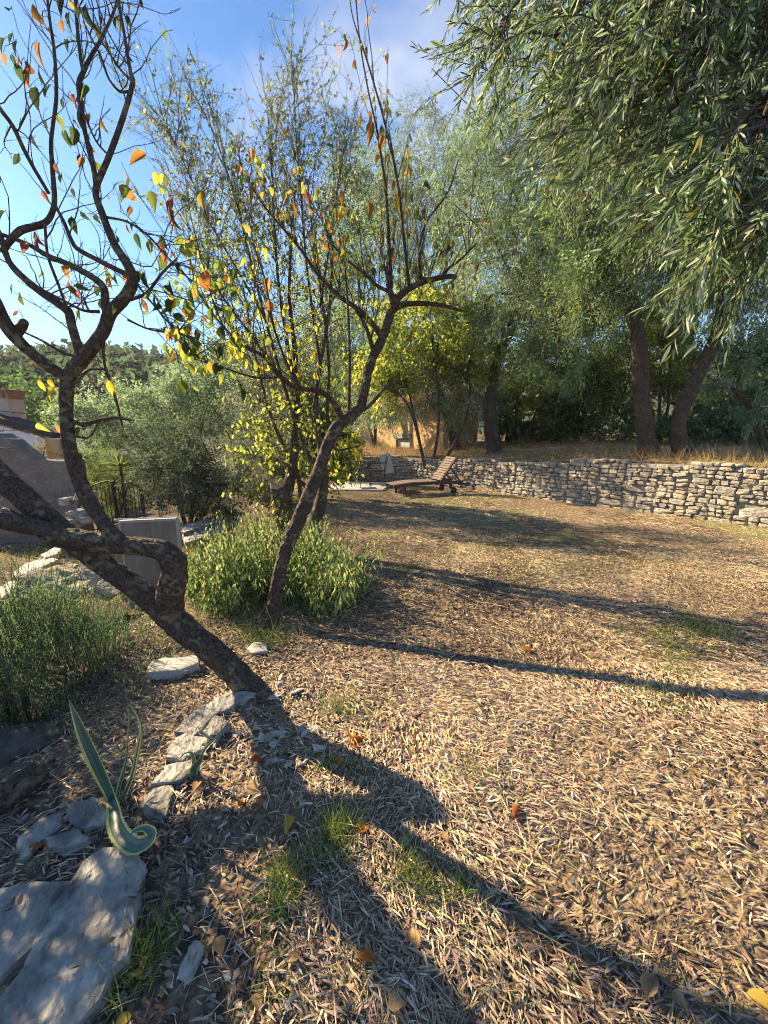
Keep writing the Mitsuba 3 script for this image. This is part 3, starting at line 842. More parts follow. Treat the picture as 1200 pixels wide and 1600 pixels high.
zslab([(318, 1140), (335, 1118), (358, 1128), (340, 1146), (325, 1151)], 0.05, 0.04, 'slate_slab', 'small sunlit edging slate on the lawn side of the edging row', 'stone slab', seed=10)
zslab([(322, 1105), (335, 1090), (375, 1080), (400, 1082), (372, 1098), (345, 1114)], 0.04, 0.05, 'slate_slab', 'edging slate touching the foot of the hooked tree', 'stone slab', seed=11)
zslab([(228, 1042), (240, 1030), (308, 1024), (312, 1036), (280, 1046), (232, 1050)], 0.06, 0.09, 'slate_slab', 'sunlit flat stone beside the trunk, right of the rosemary', 'stone slab', 'm_pale', seed=12)
zslab([(228, 985), (250, 978), (272, 985), (262, 998), (235, 998)], -0.05, 0.06, 'slate_slab', 'pale rounded flat stone seen between rosemary and trunk', 'stone slab', 'm_pale', seed=13)
zslab([(20, 895), (40, 880), (78, 870), (92, 874), (60, 888), (25, 902)], -0.18, 0.07, 'slate_slab', 'large sunlit capstone on the bank at the far left', 'stone slab', 'm_pale', seed=14)
zslab([(65, 866), (85, 855), (96, 857), (88, 866), (70, 872)], -0.16, 0.06, 'slate_slab', 'small sunlit capstone highest on the bank at the far left', 'stone slab', 'm_pale', seed=15)
zslab([(-20, 925), (5, 906), (28, 908), (18, 925), (-5, 938)], -0.22, 0.08, 'slate_slab', 'sunlit capstone cut by the left edge above the rosemary', 'stone slab', 'm_pale', seed=16)
zslab([(270, 1535), (290, 1490), (310, 1465), (318, 1480), (300, 1530)], 0.01, 0.03, 'slate_slab', 'half buried narrow stone in the shade near the bottom', 'stone slab', seed=17)
zslab([(385, 1012), (400, 1002), (418, 1006), (415, 1017), (395, 1021)], 0.03, 0.05, 'slate_slab', 'small pale stone in front of the slim leaning tree', 'stone slab', 'm_pale', seed=18)
zslab([(285, 835), (310, 825), (345, 812), (372, 806), (378, 815), (330, 836), (290, 848)], -0.45, 0.08, 'slate_slab', 'grey ledge stone beyond the panel gate', 'stone slab', seed=19)
zslab([(282, 822), (330, 808), (372, 795), (382, 801), (340, 815), (288, 832)], -0.38, 0.07, 'slate_slab', 'upper grey ledge stone under the dark bush', 'stone slab', seed=20)

# dark rock and old log at the left edge
rg = np.random.default_rng(5)
ic = trimesh.creation.icosphere(subdivisions=4)
v = np.array(ic.vertices)
v = v * (1 + 0.35 * (meshkit.fbm(v * 2.3, 4, 6) - 0.5) + 0.12 * (meshkit.fbm(v * np.array([5, 5, 14]), 3, 1) - 0.5))[:, None]
RK = thing('rock', 'dark layered rock at the left edge under the rosemary', 'rock')
put(RK, (v * [0.26, 0.17, 0.10] @ rot_z(0.5).T + on_z(0, 1180, -0.03), np.array(ic.faces)), 'm_dark_rock')
LG = thing('log', 'old dark log lying at the left edge below the rock', 'log')
P, R = smooth_path([on_z(-60, 1275, 0.05), on_z(10, 1240, 0.06), on_z(64, 1205, 0.05)], [0.06, 0.058, 0.05], 0.03)
put(LG, tube(P, R, 14, 0.12, 4, 12), 'm_olive_bark', 40)
SP_ = thing('stone_pile', 'heap of broken stones against the foot of the grey ruined wall', 'stones')
for k in range(16):
    px, py = rg.uniform(98, 145), rg.uniform(775, 822)
    s_ = rg.uniform(0.08, 0.19)
    v, f = stone_mesh(rg, s_ * 1.3, s_, s_ * 0.9, 0.05)
    part(SP_, 'stone', (v @ rot_z(rg.uniform(-0.6, 0.6)).T * [1, -1, 1] + at(px, py, 7.6 - (py - 775) * 0.01), f[:, ::-1]), f'm_stone_{rg.choice([2, 0, 2])}')

# ------------------------------------------------------------------ trees
def pxpath(spec, step=0.05):
    a = np.array([s if len(s) == 4 else (*s, 4) for s in spec], float)
    P = at(a[:, 0], a[:, 1], a[:, 2])
    return smooth_path(P, a[:, 3] / 2 * depth_of(P) / F, step)


def fill(spec):
    """(px, py, d, w) with missing d or w carried on: None = interpolate"""
    a = [list(s) for s in spec]
    for k in (2, 3):
        idx = [i for i, s in enumerate(a) if s[k] is not None]
        vals = np.interp(np.arange(len(a)), idx, [a[i][k] for i in idx])
        for i, s in enumerate(a):
            s[k] = vals[i]
    return [tuple(s) for s in a]


def pxline(pts, d0, d1, w0, w1):
    """pixel polyline with depth and width running evenly"""
    n = len(pts)
    return [(x, y, d0 + (d1 - d0) * k / (n - 1), w0 + (w1 - w0) * k / (n - 1)) for k, (x, y) in enumerate(pts)]


def leaf_parts(rng, parent, pos, axis, nrm, L, W, col, curl=0.3, name='leaf', bs='m_leaf'):
    for k in range(len(pos)):
        tm = OVATE_CURL if rng.random() < curl else OVATE
        part(parent, name, place(tm, pos[k:k + 1], axis[k:k + 1], nrm[k:k + 1], L[k:k + 1], W[k:k + 1], col[k:k + 1]), bs, True)


# ---- the hooked tree on the left
T1 = thing('fruit_tree', 'nearly bare fruit tree with hooked trunk and a few big leaves, nearest on the left', 'tree')
W7 = lambda sp, k: [(*q[:3], q[3] * k) for q in sp]
trunk = pxpath(W7([(412, 1116, 2.27, 84), (398, 1086, 2.3, 54), (378, 1063, 2.31, 45), (355, 1040, 2.33, 43), (325, 1012, 2.35, 43), (297, 990, 2.37, 44), (268, 965, 2.40, 46), (250, 948, 2.41, 42), (225, 928, 2.44, 38), (200, 909, 2.46, 36), (157, 879, 2.49, 36), (100, 832, 2.53, 37), (50, 789, 2.56, 38), (0, 744, 2.6, 40), (-60, 685, 2.65, 40), (-140, 590, 2.7, 34), (-230, 470, 2.8, 26), (-300, 330, 2.9, 18), (-340, 150, 3.0, 8)], 0.88), 0.03)
part(T1, 'trunk', tube(*smooth_path(*trunk, 0.014), 48, 0.10, 1, 16, -0.26), 'm_bark', True)
limb = pxpath(W7([(277, 985, 2.39, 34), (266, 956, 2.38, 45), (266, 930, 2.37, 47), (271, 902, 2.35, 45), (270, 876, 2.34, 43), (254, 860, 2.34, 37), (228, 855, 2.35, 33), (195, 852, 2.36, 33), (150, 846, 2.37, 34), (100, 839, 2.39, 36), (62, 826, 2.41, 30), (30, 817, 2.43, 34), (0, 808, 2.44, 38), (-60, 786, 2.5, 40), (-150, 726, 2.6, 36), (-260, 640, 2.7, 28), (-350, 500, 2.8, 18), (-400, 330, 2.9, 8)], 0.86), 0.03)
part(T1, 'limb', tube(*smooth_path(*limb, 0.014), 48, 0.14, 2, 16, -0.26), 'm_bark', True, label='thick hooked limb curving over to the left')
stem = pxpath(W7([(200, 858, 2.35, 40), (178, 838, 2.36, 42), (158, 812, 2.38, 36), (135, 775, 2.42, 38), (112, 715, 2.46, 34), (104, 655, 2.5, 32), (104, 612, 2.52, 34), (110, 583, 2.53, 38), (130, 560, 2.54, 36), (160, 520, 2.56, 32), (172, 490, 2.57, 32), (195, 465, 2.58, 30), (207, 440, 2.6, 28), (200, 415, 2.62, 24), (178, 380, 2.65, 20), (160, 335, 2.68, 18), (150, 305, 2.7, 16), (153, 285, 2.7, 15), (170, 245, 2.74, 14), (190, 190, 2.78, 13), (205, 140, 2.82, 12), (207, 125, 2.83, 13), (203, 108, 2.84, 9), (192, 40, 2.9, 7), (185, 0, 2.94, 6), (178, -70, 3.0, 4)], 0.58), 0.03)
part(T1, 'stem', tube(*smooth_path(*stem, 0.016), 26, 0.06, 3, 16, -0.08), 'm_bark', True)
br = [fill(b) for b in [
    [(110, 592, 2.53, 26), (80, 575, None, None), (50, 552, None, 24), (25, 528, None, 28), (5, 500, None, 30), (-15, 460, None, 30), (-50, 410, 2.4, 28)],
    [(22, 525, 2.5, 26), (33, 512, None, 22), (38, 503, 2.45, 18)],
    [(170, 495, 2.57, 22), (165, 480, None, 20), (162, 450, None, 17), (147, 435, None, 15), (125, 422, None, 14), (100, 410, None, 13), (75, 400, None, 12), (50, 385, None, 10), (27, 375, None, 9), (-10, 362, 2.7, 8)],
    [(128, 560, 2.54, 22), (117, 525, None, 20), (110, 500, None, 19), (107, 487, None, 20), (87, 472, None, 18), (62, 455, None, 17), (32, 430, None, 15), (15, 410, None, 13), (8, 392, None, 12), (0, 367, None, 12), (-20, 330, 2.7, 10)],
    [(202, 430, 2.6, 15), (190, 425, None, 12), (150, 405, None, 11), (120, 388, None, 10), (110, 372, None, 9), (102, 352, None, 8), (95, 337, None, 7), (84, 318, 2.75, 6)],
    [(5, 392, 2.6, 14), (15, 377, None, 14), (32, 360, None, 16), (50, 355, None, 15), (72, 347, None, 13), (82, 330, None, 12), (85, 307, None, 11), (80, 233, None, 9), (82, 200, None, 8), (88, 150, None, 8), (85, 83, None, 7), (78, 33, None, 6), (72, -20, 3.0, 5)],
    [(151, 292, 2.7, 13), (147, 267, None, 12), (140, 233, None, 11), (133, 207, None, 10), (127, 167, None, 11), (123, 133, None, 11), (130, 113, None, 10), (143, 87, None, 8), (157, 63, None, 7), (173, 30, None, 6), (186, -5, 3.0, 5)],
    [(130, 113, 2.8, 8), (125, 83, None, 8), (120, 33, None, 7), (117, -20, 2.9, 6)],
    [(200, 143, 2.82, 6), (187, 143, None, 6), (170, 123, None, 5), (157, 87, None, 5), (143, 60, None, 4), (130, 33, 2.9, 3)],
    [(205, 127, 2.83, 6), (187, 107, None, 5), (160, 67, 2.9, 4)],
    [(-20, 140, 2.6, 10), (0, 170, None, 10), (20, 197, None, 9), (37, 233, None, 9), (53, 263, None, 8), (76, 302, 2.7, 8)],
    [(112, 657, 2.5, 10), (130, 664, None, 10), (150, 658, None, 9), (180, 653, None, 8), (203, 656, 2.4, 6)],
    [(113, 680, 2.48, 6), (137, 684, None, 5), (150, 668, None, 5), (153, 662, 2.45, 4)],
    [(163, 500, 2.56, 8), (162, 560, None, 6), (173, 600, None, 6), (182, 628, None, 6), (192, 668, 2.5, 4)],
    [(158, 338, 2.68, 6), (200, 347, None, 5), (233, 370, None, 5), (257, 397, None, 4), (300, 440, 2.5, 3)],
    [(205, 468, 2.6, 8), (230, 457, None, 7), (253, 427, None, 6), (277, 403, 2.5, 4)],
    [(122, 557, 2.54, 7), (100, 552, None, 6), (67, 533, None, 5), (40, 520, 2.5, 4)],
    [(178, 385, 2.65, 6), (215, 445, None, 5), (260, 500, None, 4), (310, 560, 2.5, 3)],
    [(60, 450, 2.56, 7), (100, 470, None, 6), (130, 485, None, 6), (155, 487, 2.57, 8)],
    [(172, 245, 2.74, 5), (150, 220, None, 4), (128, 170, 2.75, 4)],
    [(200, 500, 2.56, 5), (235, 515, None, 4), (280, 522, 2.5, 3)],
    [(70, 350, 2.62, 6), (75, 400, None, 6), (95, 455, None, 6), (120, 530, 2.55, 4)],
    [(106, 610, 2.5, 6), (125, 590, None, 5), (140, 578, None, 5), (165, 577, 2.42, 4)],
]]
BR1 = []
for b in br:
    P, R = pxpath(W7(b, 0.66), 0.035)
    BR1.append((P, R))
    part(T1, 'branch', tube(P, R, 9, 0.05, 5, 16), 'm_bark', 50)
rng = np.random.default_rng(21)


def resample(P, n=9):
    s = np.concatenate([[0], np.cumsum(np.linalg.norm(np.diff(P, axis=0), axis=1))])
    t = np.linspace(0, s[-1], n)
    return np.stack([np.interp(t, s, P[:, k]) for k in range(3)], 1)


src = np.array([resample(P) for P, R in BR1[2:11] + BR1[14:16] + BR1[17:22]] + [resample(stem[0][len(stem[0]) // 2:])] * 3)
N = 120
p0, dr_ = along(src, rng.integers(0, len(src), N), rng.uniform(0.1, 1, N))
P1, R1 = shoots(rng, p0, dr_ * 0.6 + rand_dir(rng, N) * 0.8 + [0, 0, 0.5], rng.uniform(0.15, 0.65, N), 8, 0.16, (0, 0, 0.05), rng.uniform(0.0025, 0.0045, N), 0.0014)
N2 = 260
p0, dr_ = along(P1, rng.integers(0, N, N2), rng.uniform(0.1, 1, N2))
P2, R2 = shoots(rng, p0, dr_ * 0.5 + rand_dir(rng, N2), rng.uniform(0.03, 0.16, N2), 5, 0.2, (0, 0, 0.04), 0.0018, 0.0009)
# twigs reaching right, over the gate and bush
N3 = 34
a_ = along(np.array([resample(BR1[k][0]) for k in (14, 17, 20, 15)]), rng.integers(0, 4, N3), rng.uniform(0.3, 1, N3))
P3, R3 = shoots(rng, a_[0], rand_dir(rng, N3) * 0.5 + [0.6, 0.25, -0.15], rng.uniform(0.2, 0.6, N3), 8, 0.13, (0.0, 0, -0.07), 0.0026, 0.0012)
part(T1, 'twigs', join([batch_tubes(P1, R1, 5), batch_tubes(P2, R2, 4), batch_tubes(P3, R3, 5)]), 'm_twig', True, kind='stuff')
COL = {'y': (0.56, 0.40, 0.05), 'o': (0.44, 0.21, 0.06), 'r': (0.30, 0.12, 0.07), 'd': (0.055, 0.085, 0.035), 'g': (0.14, 0.19, 0.04), 'l': (0.26, 0.32, 0.05)}
spots = '''59 604 27 y;76 602 21 y;88 618 30 y;170 609 34 y;58 673 28 l;72 660 20 l;87 675 26 o;140 596 18 o;122 675 18 g;17 28 30 d;50 26 36 o;62 82 34 o;97 8 26 d;134 22 34 d;8 70 22 d;24 108 24 d;43 122 30 o;56 150 32 d;79 148 30 d;137 146 26 g;122 187 40 d;141 187 20 o;159 197 22 o;100 212 24 d;115 210 28 d;140 230 18 o;229 256 36 o;186 304 32 o;199 303 28 g;205 331 18 r;235 312 30 g;198 357 15 o;271 330 44 r;107 451 24 r;168 441 22 o;180 437 20 g;226 440 34 d;263 462 36 d;286 489 22 o;304 498 28 y;301 466 32 d;222 478 24 r;55 372 24 r;60 385 26 r;38 388 26 r;8 340 22 d;112 350 26 d;247 392 28 r;235 385 22 g;252 400 22 r;193 438 22 o;215 432 20 d;212 375 24 d;232 385 14 d;258 387 12 d;124 493 20 g;95 462 14 r;155 478 16 d;30 470 18 g;20 455 16 d;28 492 14 r;32 435 12 r;108 8 22 y;108 30 24 d;95 40 20 o;161 30 14 d;198 30 16 d;216 0 14 d;20 60 18 d;5 90 18 o;40 100 12 r;18 92 16 d;27 75 20 d;105 70 18 d;90 185 16 o;60 120 26 g;130 140 24 d;75 50 14 d;150 45 20 d;200 8 14 r;97 160 14 d;112 155 16 r;85 262 16 r;30 250 20 d;97 280 18 d;112 300 14 d'''
sp = [s.split() for s in spots.replace('\n', '').split(';')]
px, py, sz = (np.array([float(s[k]) for s in sp]) for k in range(3))
cols = jitter(rng, np.array([COL[s[3]] for s in sp]), len(sp), 0.12, 0.06)
allp = np.vstack([P for P, R in BR1] + [stem[0], P1.reshape(-1, 3), P3.reshape(-1, 3)])
apx, apy, _ = project(allp)
pos, con = [], []
for k in range(len(sp)):
    q = np.argmin((apx - px[k]) ** 2 + (apy - py[k]) ** 2 * 0.8)
    d = allp[q, 1] + rng.uniform(-0.05, 0.05)
    base = at(px[k], py[k] - sz[k] * 0.45, d)
    pos.append(base)
    a = allp[q]
    mid = (a + base) / 2 + [0, 0, 0.25 * np.linalg.norm(a - base)]
    con.append(np.array([a, (a + mid) / 2 + [0, 0, 0.01], mid, (mid + base) / 2 + [0, 0, 0.012], base]))
pos = np.array(pos); con = np.array(con)
L = sz * pos[:, 1] / F * 0.82
ax_ = unit(rng.normal(0, 0.32, (len(sp), 3)) + [0, 0, -1])
leaf_parts(rng, T1, pos, ax_, unit(rand_dir(rng, len(sp)) * 0.6 + [0.0, -0.8, 0]), L, L * rng.uniform(0.36, 0.56, len(sp)), cols, 0.55)
# the crown beyond the left edge, on the two big limbs
offs = np.array([resample(trunk[0][-len(trunk[0]) // 3:]), resample(limb[0][-len(limb[0]) // 3:])])
N = 90
p0, dr_ = along(offs, rng.integers(0, 2, N), rng.uniform(0.1, 1, N))
P4, R4 = shoots(rng, p0, dr_ * 0.5 + rand_dir(rng, N) * 0.8 + [-0.5, 0.25, 0.5], rng.uniform(0.5, 1.4, N), 8, 0.12, (0, 0, 0.03), 0.006, 0.002)
N2 = 260
p0, dr_ = along(P4, rng.integers(0, N, N2), rng.uniform(0.2, 1, N2))
P5, R5 = shoots(rng, p0, dr_ * 0.5 + rand_dir(rng, N2) * 0.8, rng.uniform(0.15, 0.5, N2), 5, 0.14, (0, 0, 0), 0.003, 0.0015)
part(T1, 'outer_twigs', join([batch_tubes(P4, R4, 4), batch_tubes(P5, R5, 3)]), 'm_twig', True, kind='stuff')
n = 700
p0, _ = along(P5, rng.integers(0, N2, n), rng.uniform(0.2, 1, n))
p0 = p0[project(p0)[0] < -20]; n = len(p0); L = rng.uniform(0.05, 0.09, n)
part(T1, 'outer_leaves', place(OVATE, p0, rng.normal(0, 0.4, (n, 3)) + [0, 0, -1], rand_dir(rng, n), L, L * 0.5, palette(rng, [COL['g'], COL['d'], COL['o']], [4, 3, 1], n)), 'm_leaf', True, kind='stuff')
# leaves hanging from the twigs on the right
N = 100
p0, dr_ = along(P3, rng.integers(0, N3, N), rng.uniform(0.15, 1, N))
L = rng.uniform(0.05, 0.10, N)
leaf_parts(rng, T1, p0, unit(rng.normal(0, 0.35, (N, 3)) + [0, 0, -1]), unit(rand_dir(rng, N) + [0, -0.6, 0]), L, L * rng.uniform(0.45, 0.62, N), palette(rng, [COL['l'], COL['g'], COL['d'], COL['y'], COL['o']], [4, 4, 2.5, 1, 0.8], N), 0.3)
N = 50
p0, dr_ = along(P1, rng.integers(0, len(P1), N), rng.uniform(0.3, 1, N))
L = rng.uniform(0.045, 0.085, N)
leaf_parts(rng, T1, p0, unit(rng.normal(0, 0.4, (N, 3)) + [0, 0, -1]), unit(rand_dir(rng, N) + [0, -0.6, 0]), L, L * rng.uniform(0.45, 0.62, N), palette(rng, [COL['g'], COL['d'], COL['r'], COL['o']], [3, 4, 1, 1], N), 0.4)
part(T1, 'leaf_stalks', batch_tubes(con, np.tile(np.linspace(0.0017, 0.001, 5), (len(con), 1)), 4), 'm_twig', True, kind='stuff')

# ---- the slim tree leaning right, in the middle
T2 = thing('fruit_tree', 'slim fruit tree leaning right with yellow leaves, growing out of the green weeds', 'tree')
tr2 = pxpath(W7([(424, 1000, 3.12, 58), (427, 960, 3.2, 44), (433, 915, 3.25, 40), (446, 860, 3.36, 40), (460, 828, 3.42, 42), (478, 785, 3.5, 40), (500, 730, 3.62, 36), (514, 692, 3.70, 36), (530, 662, 3.78, 36), (548, 650, 3.82, 34), (563, 635, 3.86, 30), (570, 605, 3.92, 28), (580, 565, 4.0, 27), (597, 530, 4.08, 26), (607, 500, 4.16, 26), (614, 478, 4.22, 24), (618, 462, 4.25, 16)], 0.52), 0.04)
part(T2, 'trunk', tube(*smooth_path(*tr2, 0.02), 32, 0.10, 8, 14, -0.25), 'm_bark', True)
br = [fill(b) for b in [
    [(612, 486, 4.2, 20), (625, 477, None, 16), (650, 474, None, 12), (690, 477, None, 9), (722, 486, 4.3, 6)],
    [(613, 480, 4.2, 20), (625, 462, None, 17), (645, 448, None, 14), (670, 438, None, 13), (700, 432, None, 11), (713, 433, 4.3, 11)],
    [(615, 472, 4.22, 16), (608, 450, None, 13), (606, 432, None, 12), (603, 418, 4.25, 11)],
    [(610, 456, 4.23, 9), (590, 447, None, 8), (570, 428, None, 7), (545, 408, None, 6), (515, 378, 4.1, 4)],
    [(599, 530, 4.08, 16), (585, 510, None, 13), (572, 495, None, 12), (555, 480, None, 11), (530, 463, None, 10), (510, 443, None, 9), (490, 420, None, 8), (470, 390, None, 7), (445, 360, None, 6), (415, 325, None, 5), (385, 280, 4.0, 3)],
    [(584, 552, 4.03, 12), (577, 525, None, 9), (566, 500, None, 8), (556, 482, 4.1, 8)],
    [(534, 655, 3.78, 16), (520, 628, None, 14), (500, 612, None, 13), (475, 608, None, 12), (455, 602, None, 11), (430, 580, None, 10), (410, 555, None, 8), (380, 540, None, 7), (340, 500, None, 5), (300, 440, 3.3, 3)],
    [(558, 645, 3.84, 10), (575, 636, None, 8), (590, 620, None, 7), (603, 606, None, 5), (625, 592, 3.8, 4)],
    [(515, 695, 3.7, 8), (530, 703, None, 6), (548, 700, None, 5), (562, 696, 3.6, 3)],
    [(640, 452, 4.25, 8), (632, 380, None, 7), (625, 310, None, 6), (615, 250, None, 6), (598, 180, None, 5), (575, 100, None, 4), (552, 30, None, 3), (545, -15, 4.6, 2)],
    [(612, 450, 4.25, 8), (608, 380, None, 7), (603, 300, None, 6), (590, 210, None, 5), (575, 140, None, 4), (563, 70, None, 3.5), (556, 0, 4.55, 2.5)],
    [(545, 648, 3.82, 8), (546, 600, None, 7), (546, 540, None, 6), (543, 470, None, 5), (538, 400, 4.0, 3)],
    [(690, 433, 4.28, 7), (700, 420, None, 6), (720, 405, None, 5), (745, 380, 4.4, 3)],
    [(660, 440, 4.26, 7), (655, 400, None, 6), (665, 350, None, 5), (700, 300, None, 4), (716, 250, 4.5, 3)],
    [(456, 602, 3.6, 8), (440, 590, None, 6), (400, 590, None, 5), (350, 575, None, 4), (300, 560, 3.2, 3)],
    [(470, 606, 3.65, 8), (445, 560, None, 6), (425, 500, None, 5), (415, 440, None, 4), (395, 380, 3.6, 3)],
]]
BR2 = []
for b in br:
    P, R = pxpath(W7(b, 0.66), 0.045)
    BR2.append((P, R))
    part(T2, 'branch', tube(P, R, 8, 0.05, 5, 16), 'm_bark', 50)
rng = np.random.default_rng(22)
src = np.array([resample(BR2[k][0]) for k in (0, 1, 1, 1, 2, 3, 3, 4, 4, 4, 6, 6, 6, 9, 10, 12, 13, 14, 15, 5)])
N = 130
p0, dr_ = along(src, rng.integers(0, len(src), N), rng.uniform(0.15, 1, N))
P1, R1 = shoots(rng, p0, dr_ * 0.35 + rand_dir(rng, N) * 0.45 + [0, 0, 0.8], rng.uniform(0.25, 1.0, N), 9, 0.08, (0, 0, 0.03), rng.uniform(0.003, 0.006, N), 0.0016)
N2 = 240
p0, dr_ = along(P1, rng.integers(0, N, N2), rng.uniform(0.1, 1, N2))
P2, R2 = shoots(rng, p0, dr_ * 0.5 + rand_dir(rng, N2) * 0.9, rng.uniform(0.05, 0.3, N2), 5, 0.15, (0, 0, 0.03), 0.002, 0.001)
part(T2, 'twigs', join([batch_tubes(P1, R1, 4), batch_tubes(P2, R2, 3)]), 'm_twig', True, kind='stuff')
N = 560
p0, dr_ = along(P1, rng.integers(0, len(P1), N), rng.uniform(0.2, 1, N))
q0, _ = along(P2, rng.integers(0, N2, N), rng.uniform(0.3, 1, N))
p0 = np.where(rng.random((N, 1)) < 0.5, p0, q0)
x_, y_, _ = project(p0)
L = rng.uniform(0.04, 0.088, N)
low = sstep(330, 520, y_)
cA = palette(rng, [(0.42, 0.45, 0.05), (0.55, 0.42, 0.04), (0.22, 0.28, 0.05)], [5, 2, 2], N)
cB = palette(rng, [(0.46, 0.21, 0.06), (0.13, 0.17, 0.06), (0.42, 0.38, 0.06)], [1.6, 4, 2], N)
ax_, nr, W, cc = unit(rng.normal(0, 0.3, (N, 3)) + [0, 0, -1]), unit(rand_dir(rng, N) + [0, -0.5, 0]), L * rng.uniform(0.42, 0.6, N), np.where(rng.random((N, 1)) < low[:, None] * 0.9 + 0.08, cA, cB)
o = np.argsort(-L / p0[:, 1])
leaf_parts(rng, T2, p0[o[:270]], ax_[o[:270]], nr[o[:270]], L[o[:270]], W[o[:270]], cc[o[:270]], 0.25)
part(T2, 'small_leaves', place(OVATE, p0[o[270:]], ax_[o[270:]], nr[o[270:]], L[o[270:]], W[o[270:]], cc[o[270:]]), 'm_leaf', True, kind='stuff')
sp = [s.split() for s in '229 0 0 x;574 190 38 o;563 185 26 o;580 200 30 o;598 218 26 o;560 195 24 l;625 320 34 y;633 322 24 o;650 357 22 o;578 325 22 o;588 248 16 o;533 305 20 o;541 60 16 g;542 66 16 o;525 75 16 o;553 100 14 o;362 430 30 r;375 265 22 o;388 300 28 o;418 445 28 o;420 480 30 o;408 395 20 y;314 310 26 y;478 310 24 r;535 330 22 y;503 385 18 o;492 300 22 l;655 330 24 g;603 280 16 r'.split(';')][1:]
px, py, sz = (np.array([float(s[k]) for s in sp]) for k in range(3))
allp = np.vstack([P for P, R in BR2] + [P1.reshape(-1, 3)]); apx, apy, _ = project(allp)
q = np.array([np.argmin((apx - a) ** 2 + (apy - b) ** 2) for a, b in zip(px, py)])
pos = at(px, py - sz * 0.4, allp[q, 1] - 0.03)
con = np.stack([allp[q], allp[q] * 0.6 + pos * 0.4 + [0, 0, 0.03], allp[q] * 0.2 + pos * 0.8 + [0, 0, 0.02], pos], 1)
L = sz * pos[:, 1] / F * 0.85
leaf_parts(rng, T2, pos, unit(rng.normal(0, 0.3, (len(sp), 3)) + [0, 0, -1]), unit(rand_dir(rng, len(sp)) + [0, -0.6, 0]), L, L * 0.48, jitter(rng, np.array([COL[s[3]] for s in sp]), len(sp), 0.1, 0.05), 0.5)
part(T2, 'leaf_stalks', batch_tubes(con, np.full((len(con), 4), 0.0014), 4), 'm_twig', True, kind='stuff')

# ---- the many stemmed tree behind, with one sawn stem
T3 = thing('plum_tree', 'many stemmed twiggy tree with one sawn off trunk, just behind the leaning tree', 'tree')
part(T3, 'sawn_trunk', tube(*pxpath([(450, 880, 5.2, 38), (446, 835, 5.2, 31), (443, 795, 5.2, 29), (439, 772, 5.17, 30), (434, 757, 5.1, 25)], 0.05), 18, 0.12, 4, 9, 0.15), 'm_bark', 50, label='thick sawn off trunk with a pale cut face')
ce = at(434, 756.5, 5.1)
part(T3, 'cut_face', tube(np.array([ce, ce + unit(at(432, 750, 5.05) - ce) * 0.012]), np.array([0.096, 0.088]), 16, 0.06, 2, 9), 'm_cut')
st = [
    [(444, 800, 5.25, 40), (452, 755, None, 32), (459, 705, None, 26), (462, 655, None, 22), (464, 610, None, 18), (460, 540, None, 14), (452, 470, None, 11), (455, 380, None, 8), (462, 290, 5.6, 5)],
    [(484, 868, 5.2, 50), (492, 822, None, 46), (503, 775, None, 34), (506, 735, None, 24), (500, 690, None, 20), (493, 640, None, 17), (500, 570, None, 13), (515, 480, None, 10), (520, 380, 5.5, 6)],
    [(460, 860, 5.15, 14), (468, 800, None, 13), (468, 755, None, 13), (455, 715, None, 11), (440, 690, None, 10), (420, 640, None, 8), (400, 560, None, 7), (380, 450, 5.4, 5)],
    [(496, 760, 5.2, 16), (484, 715, None, 12), (474, 690, None, 10), (462, 660, 5.3, 8)],
    [(506, 740, 5.2, 14), (513, 690, None, 12), (512, 640, None, 11), (514, 570, None, 9), (505, 480, None, 8), (490, 380, None, 6), (480, 280, 5.6, 4)],
    [(461, 660, 5.3, 12), (440, 590, None, 10), (415, 500, None, 9), (390, 400, None, 7), (365, 300, None, 5), (330, 200, None, 4), (290, 125, 5.6, 2.5)],
    [(462, 610, 5.35, 11), (440, 480, None, 9), (430, 380, None, 7), (425, 280, None, 5), (420, 190, 5.7, 3)],
    [(500, 570, 5.3, 9), (480, 420, None, 7), (470, 300, None, 6), (462, 200, None, 4), (458, 95, 5.8, 2.5)],
    [(415, 500, 5.3, 7), (370, 420, None, 6), (330, 350, None, 5), (290, 260, None, 4), (250, 175, 5.4, 2.5)],
    [(500, 480, 5.4, 7), (520, 350, None, 6), (530, 280, None, 5), (540, 220, 5.8, 3)],
    [(440, 590, 5.3, 8), (390, 520, None, 7), (340, 450, None, 5), (285, 330, 5.2, 3)],
]
BR3 = []
for k, b in enumerate(st):
    P, R = pxpath(W7(fill(b), 0.52), 0.07)
    BR3.append(P)
    part(T3, 'stem', tube(P, R, 12 if k < 3 else 7, 0.1 if k < 3 else 0.04, 6 + k, 10), 'm_bark', 50)
rng = np.random.default_rng(23)
src = np.array([resample(P) for P in BR3])
N = 380
k_ = rng.choice(len(src), N, p=np.array([2, 2, 2, 0.3, 3, 5, 4, 4, 4, 3, 4]) / 33.3)
p0, dr_ = along(src, k_, rng.uniform(0.35, 0.98, N))
P1, R1 = shoots(rng, p0, dr_ * 0.4 + rand_dir(rng, N) * 0.6 + [0, 0, 0.55], rng.uniform(0.3, 1.0, N), 8, 0.10, (0, 0, 0.02), rng.uniform(0.004, 0.007, N), 0.0022)
N2 = 2100
p0, dr_ = along(P1, rng.integers(0, N, N2), rng.uniform(0.15, 1, N2))
P2, R2 = shoots(rng, p0, dr_ * 0.5 + rand_dir(rng, N2) * 0.8 + [0, 0, 0.15], rng.uniform(0.1, 0.42, N2), 4, 0.14, (0, 0, 0.0), 0.0032, 0.0018)
NL = 170
kl = rng.choice(np.array([0, 1, 2, 4, 5, 6, 10]), NL)
p0, dr_ = along(src, kl, rng.uniform(0.22, 0.6, NL))
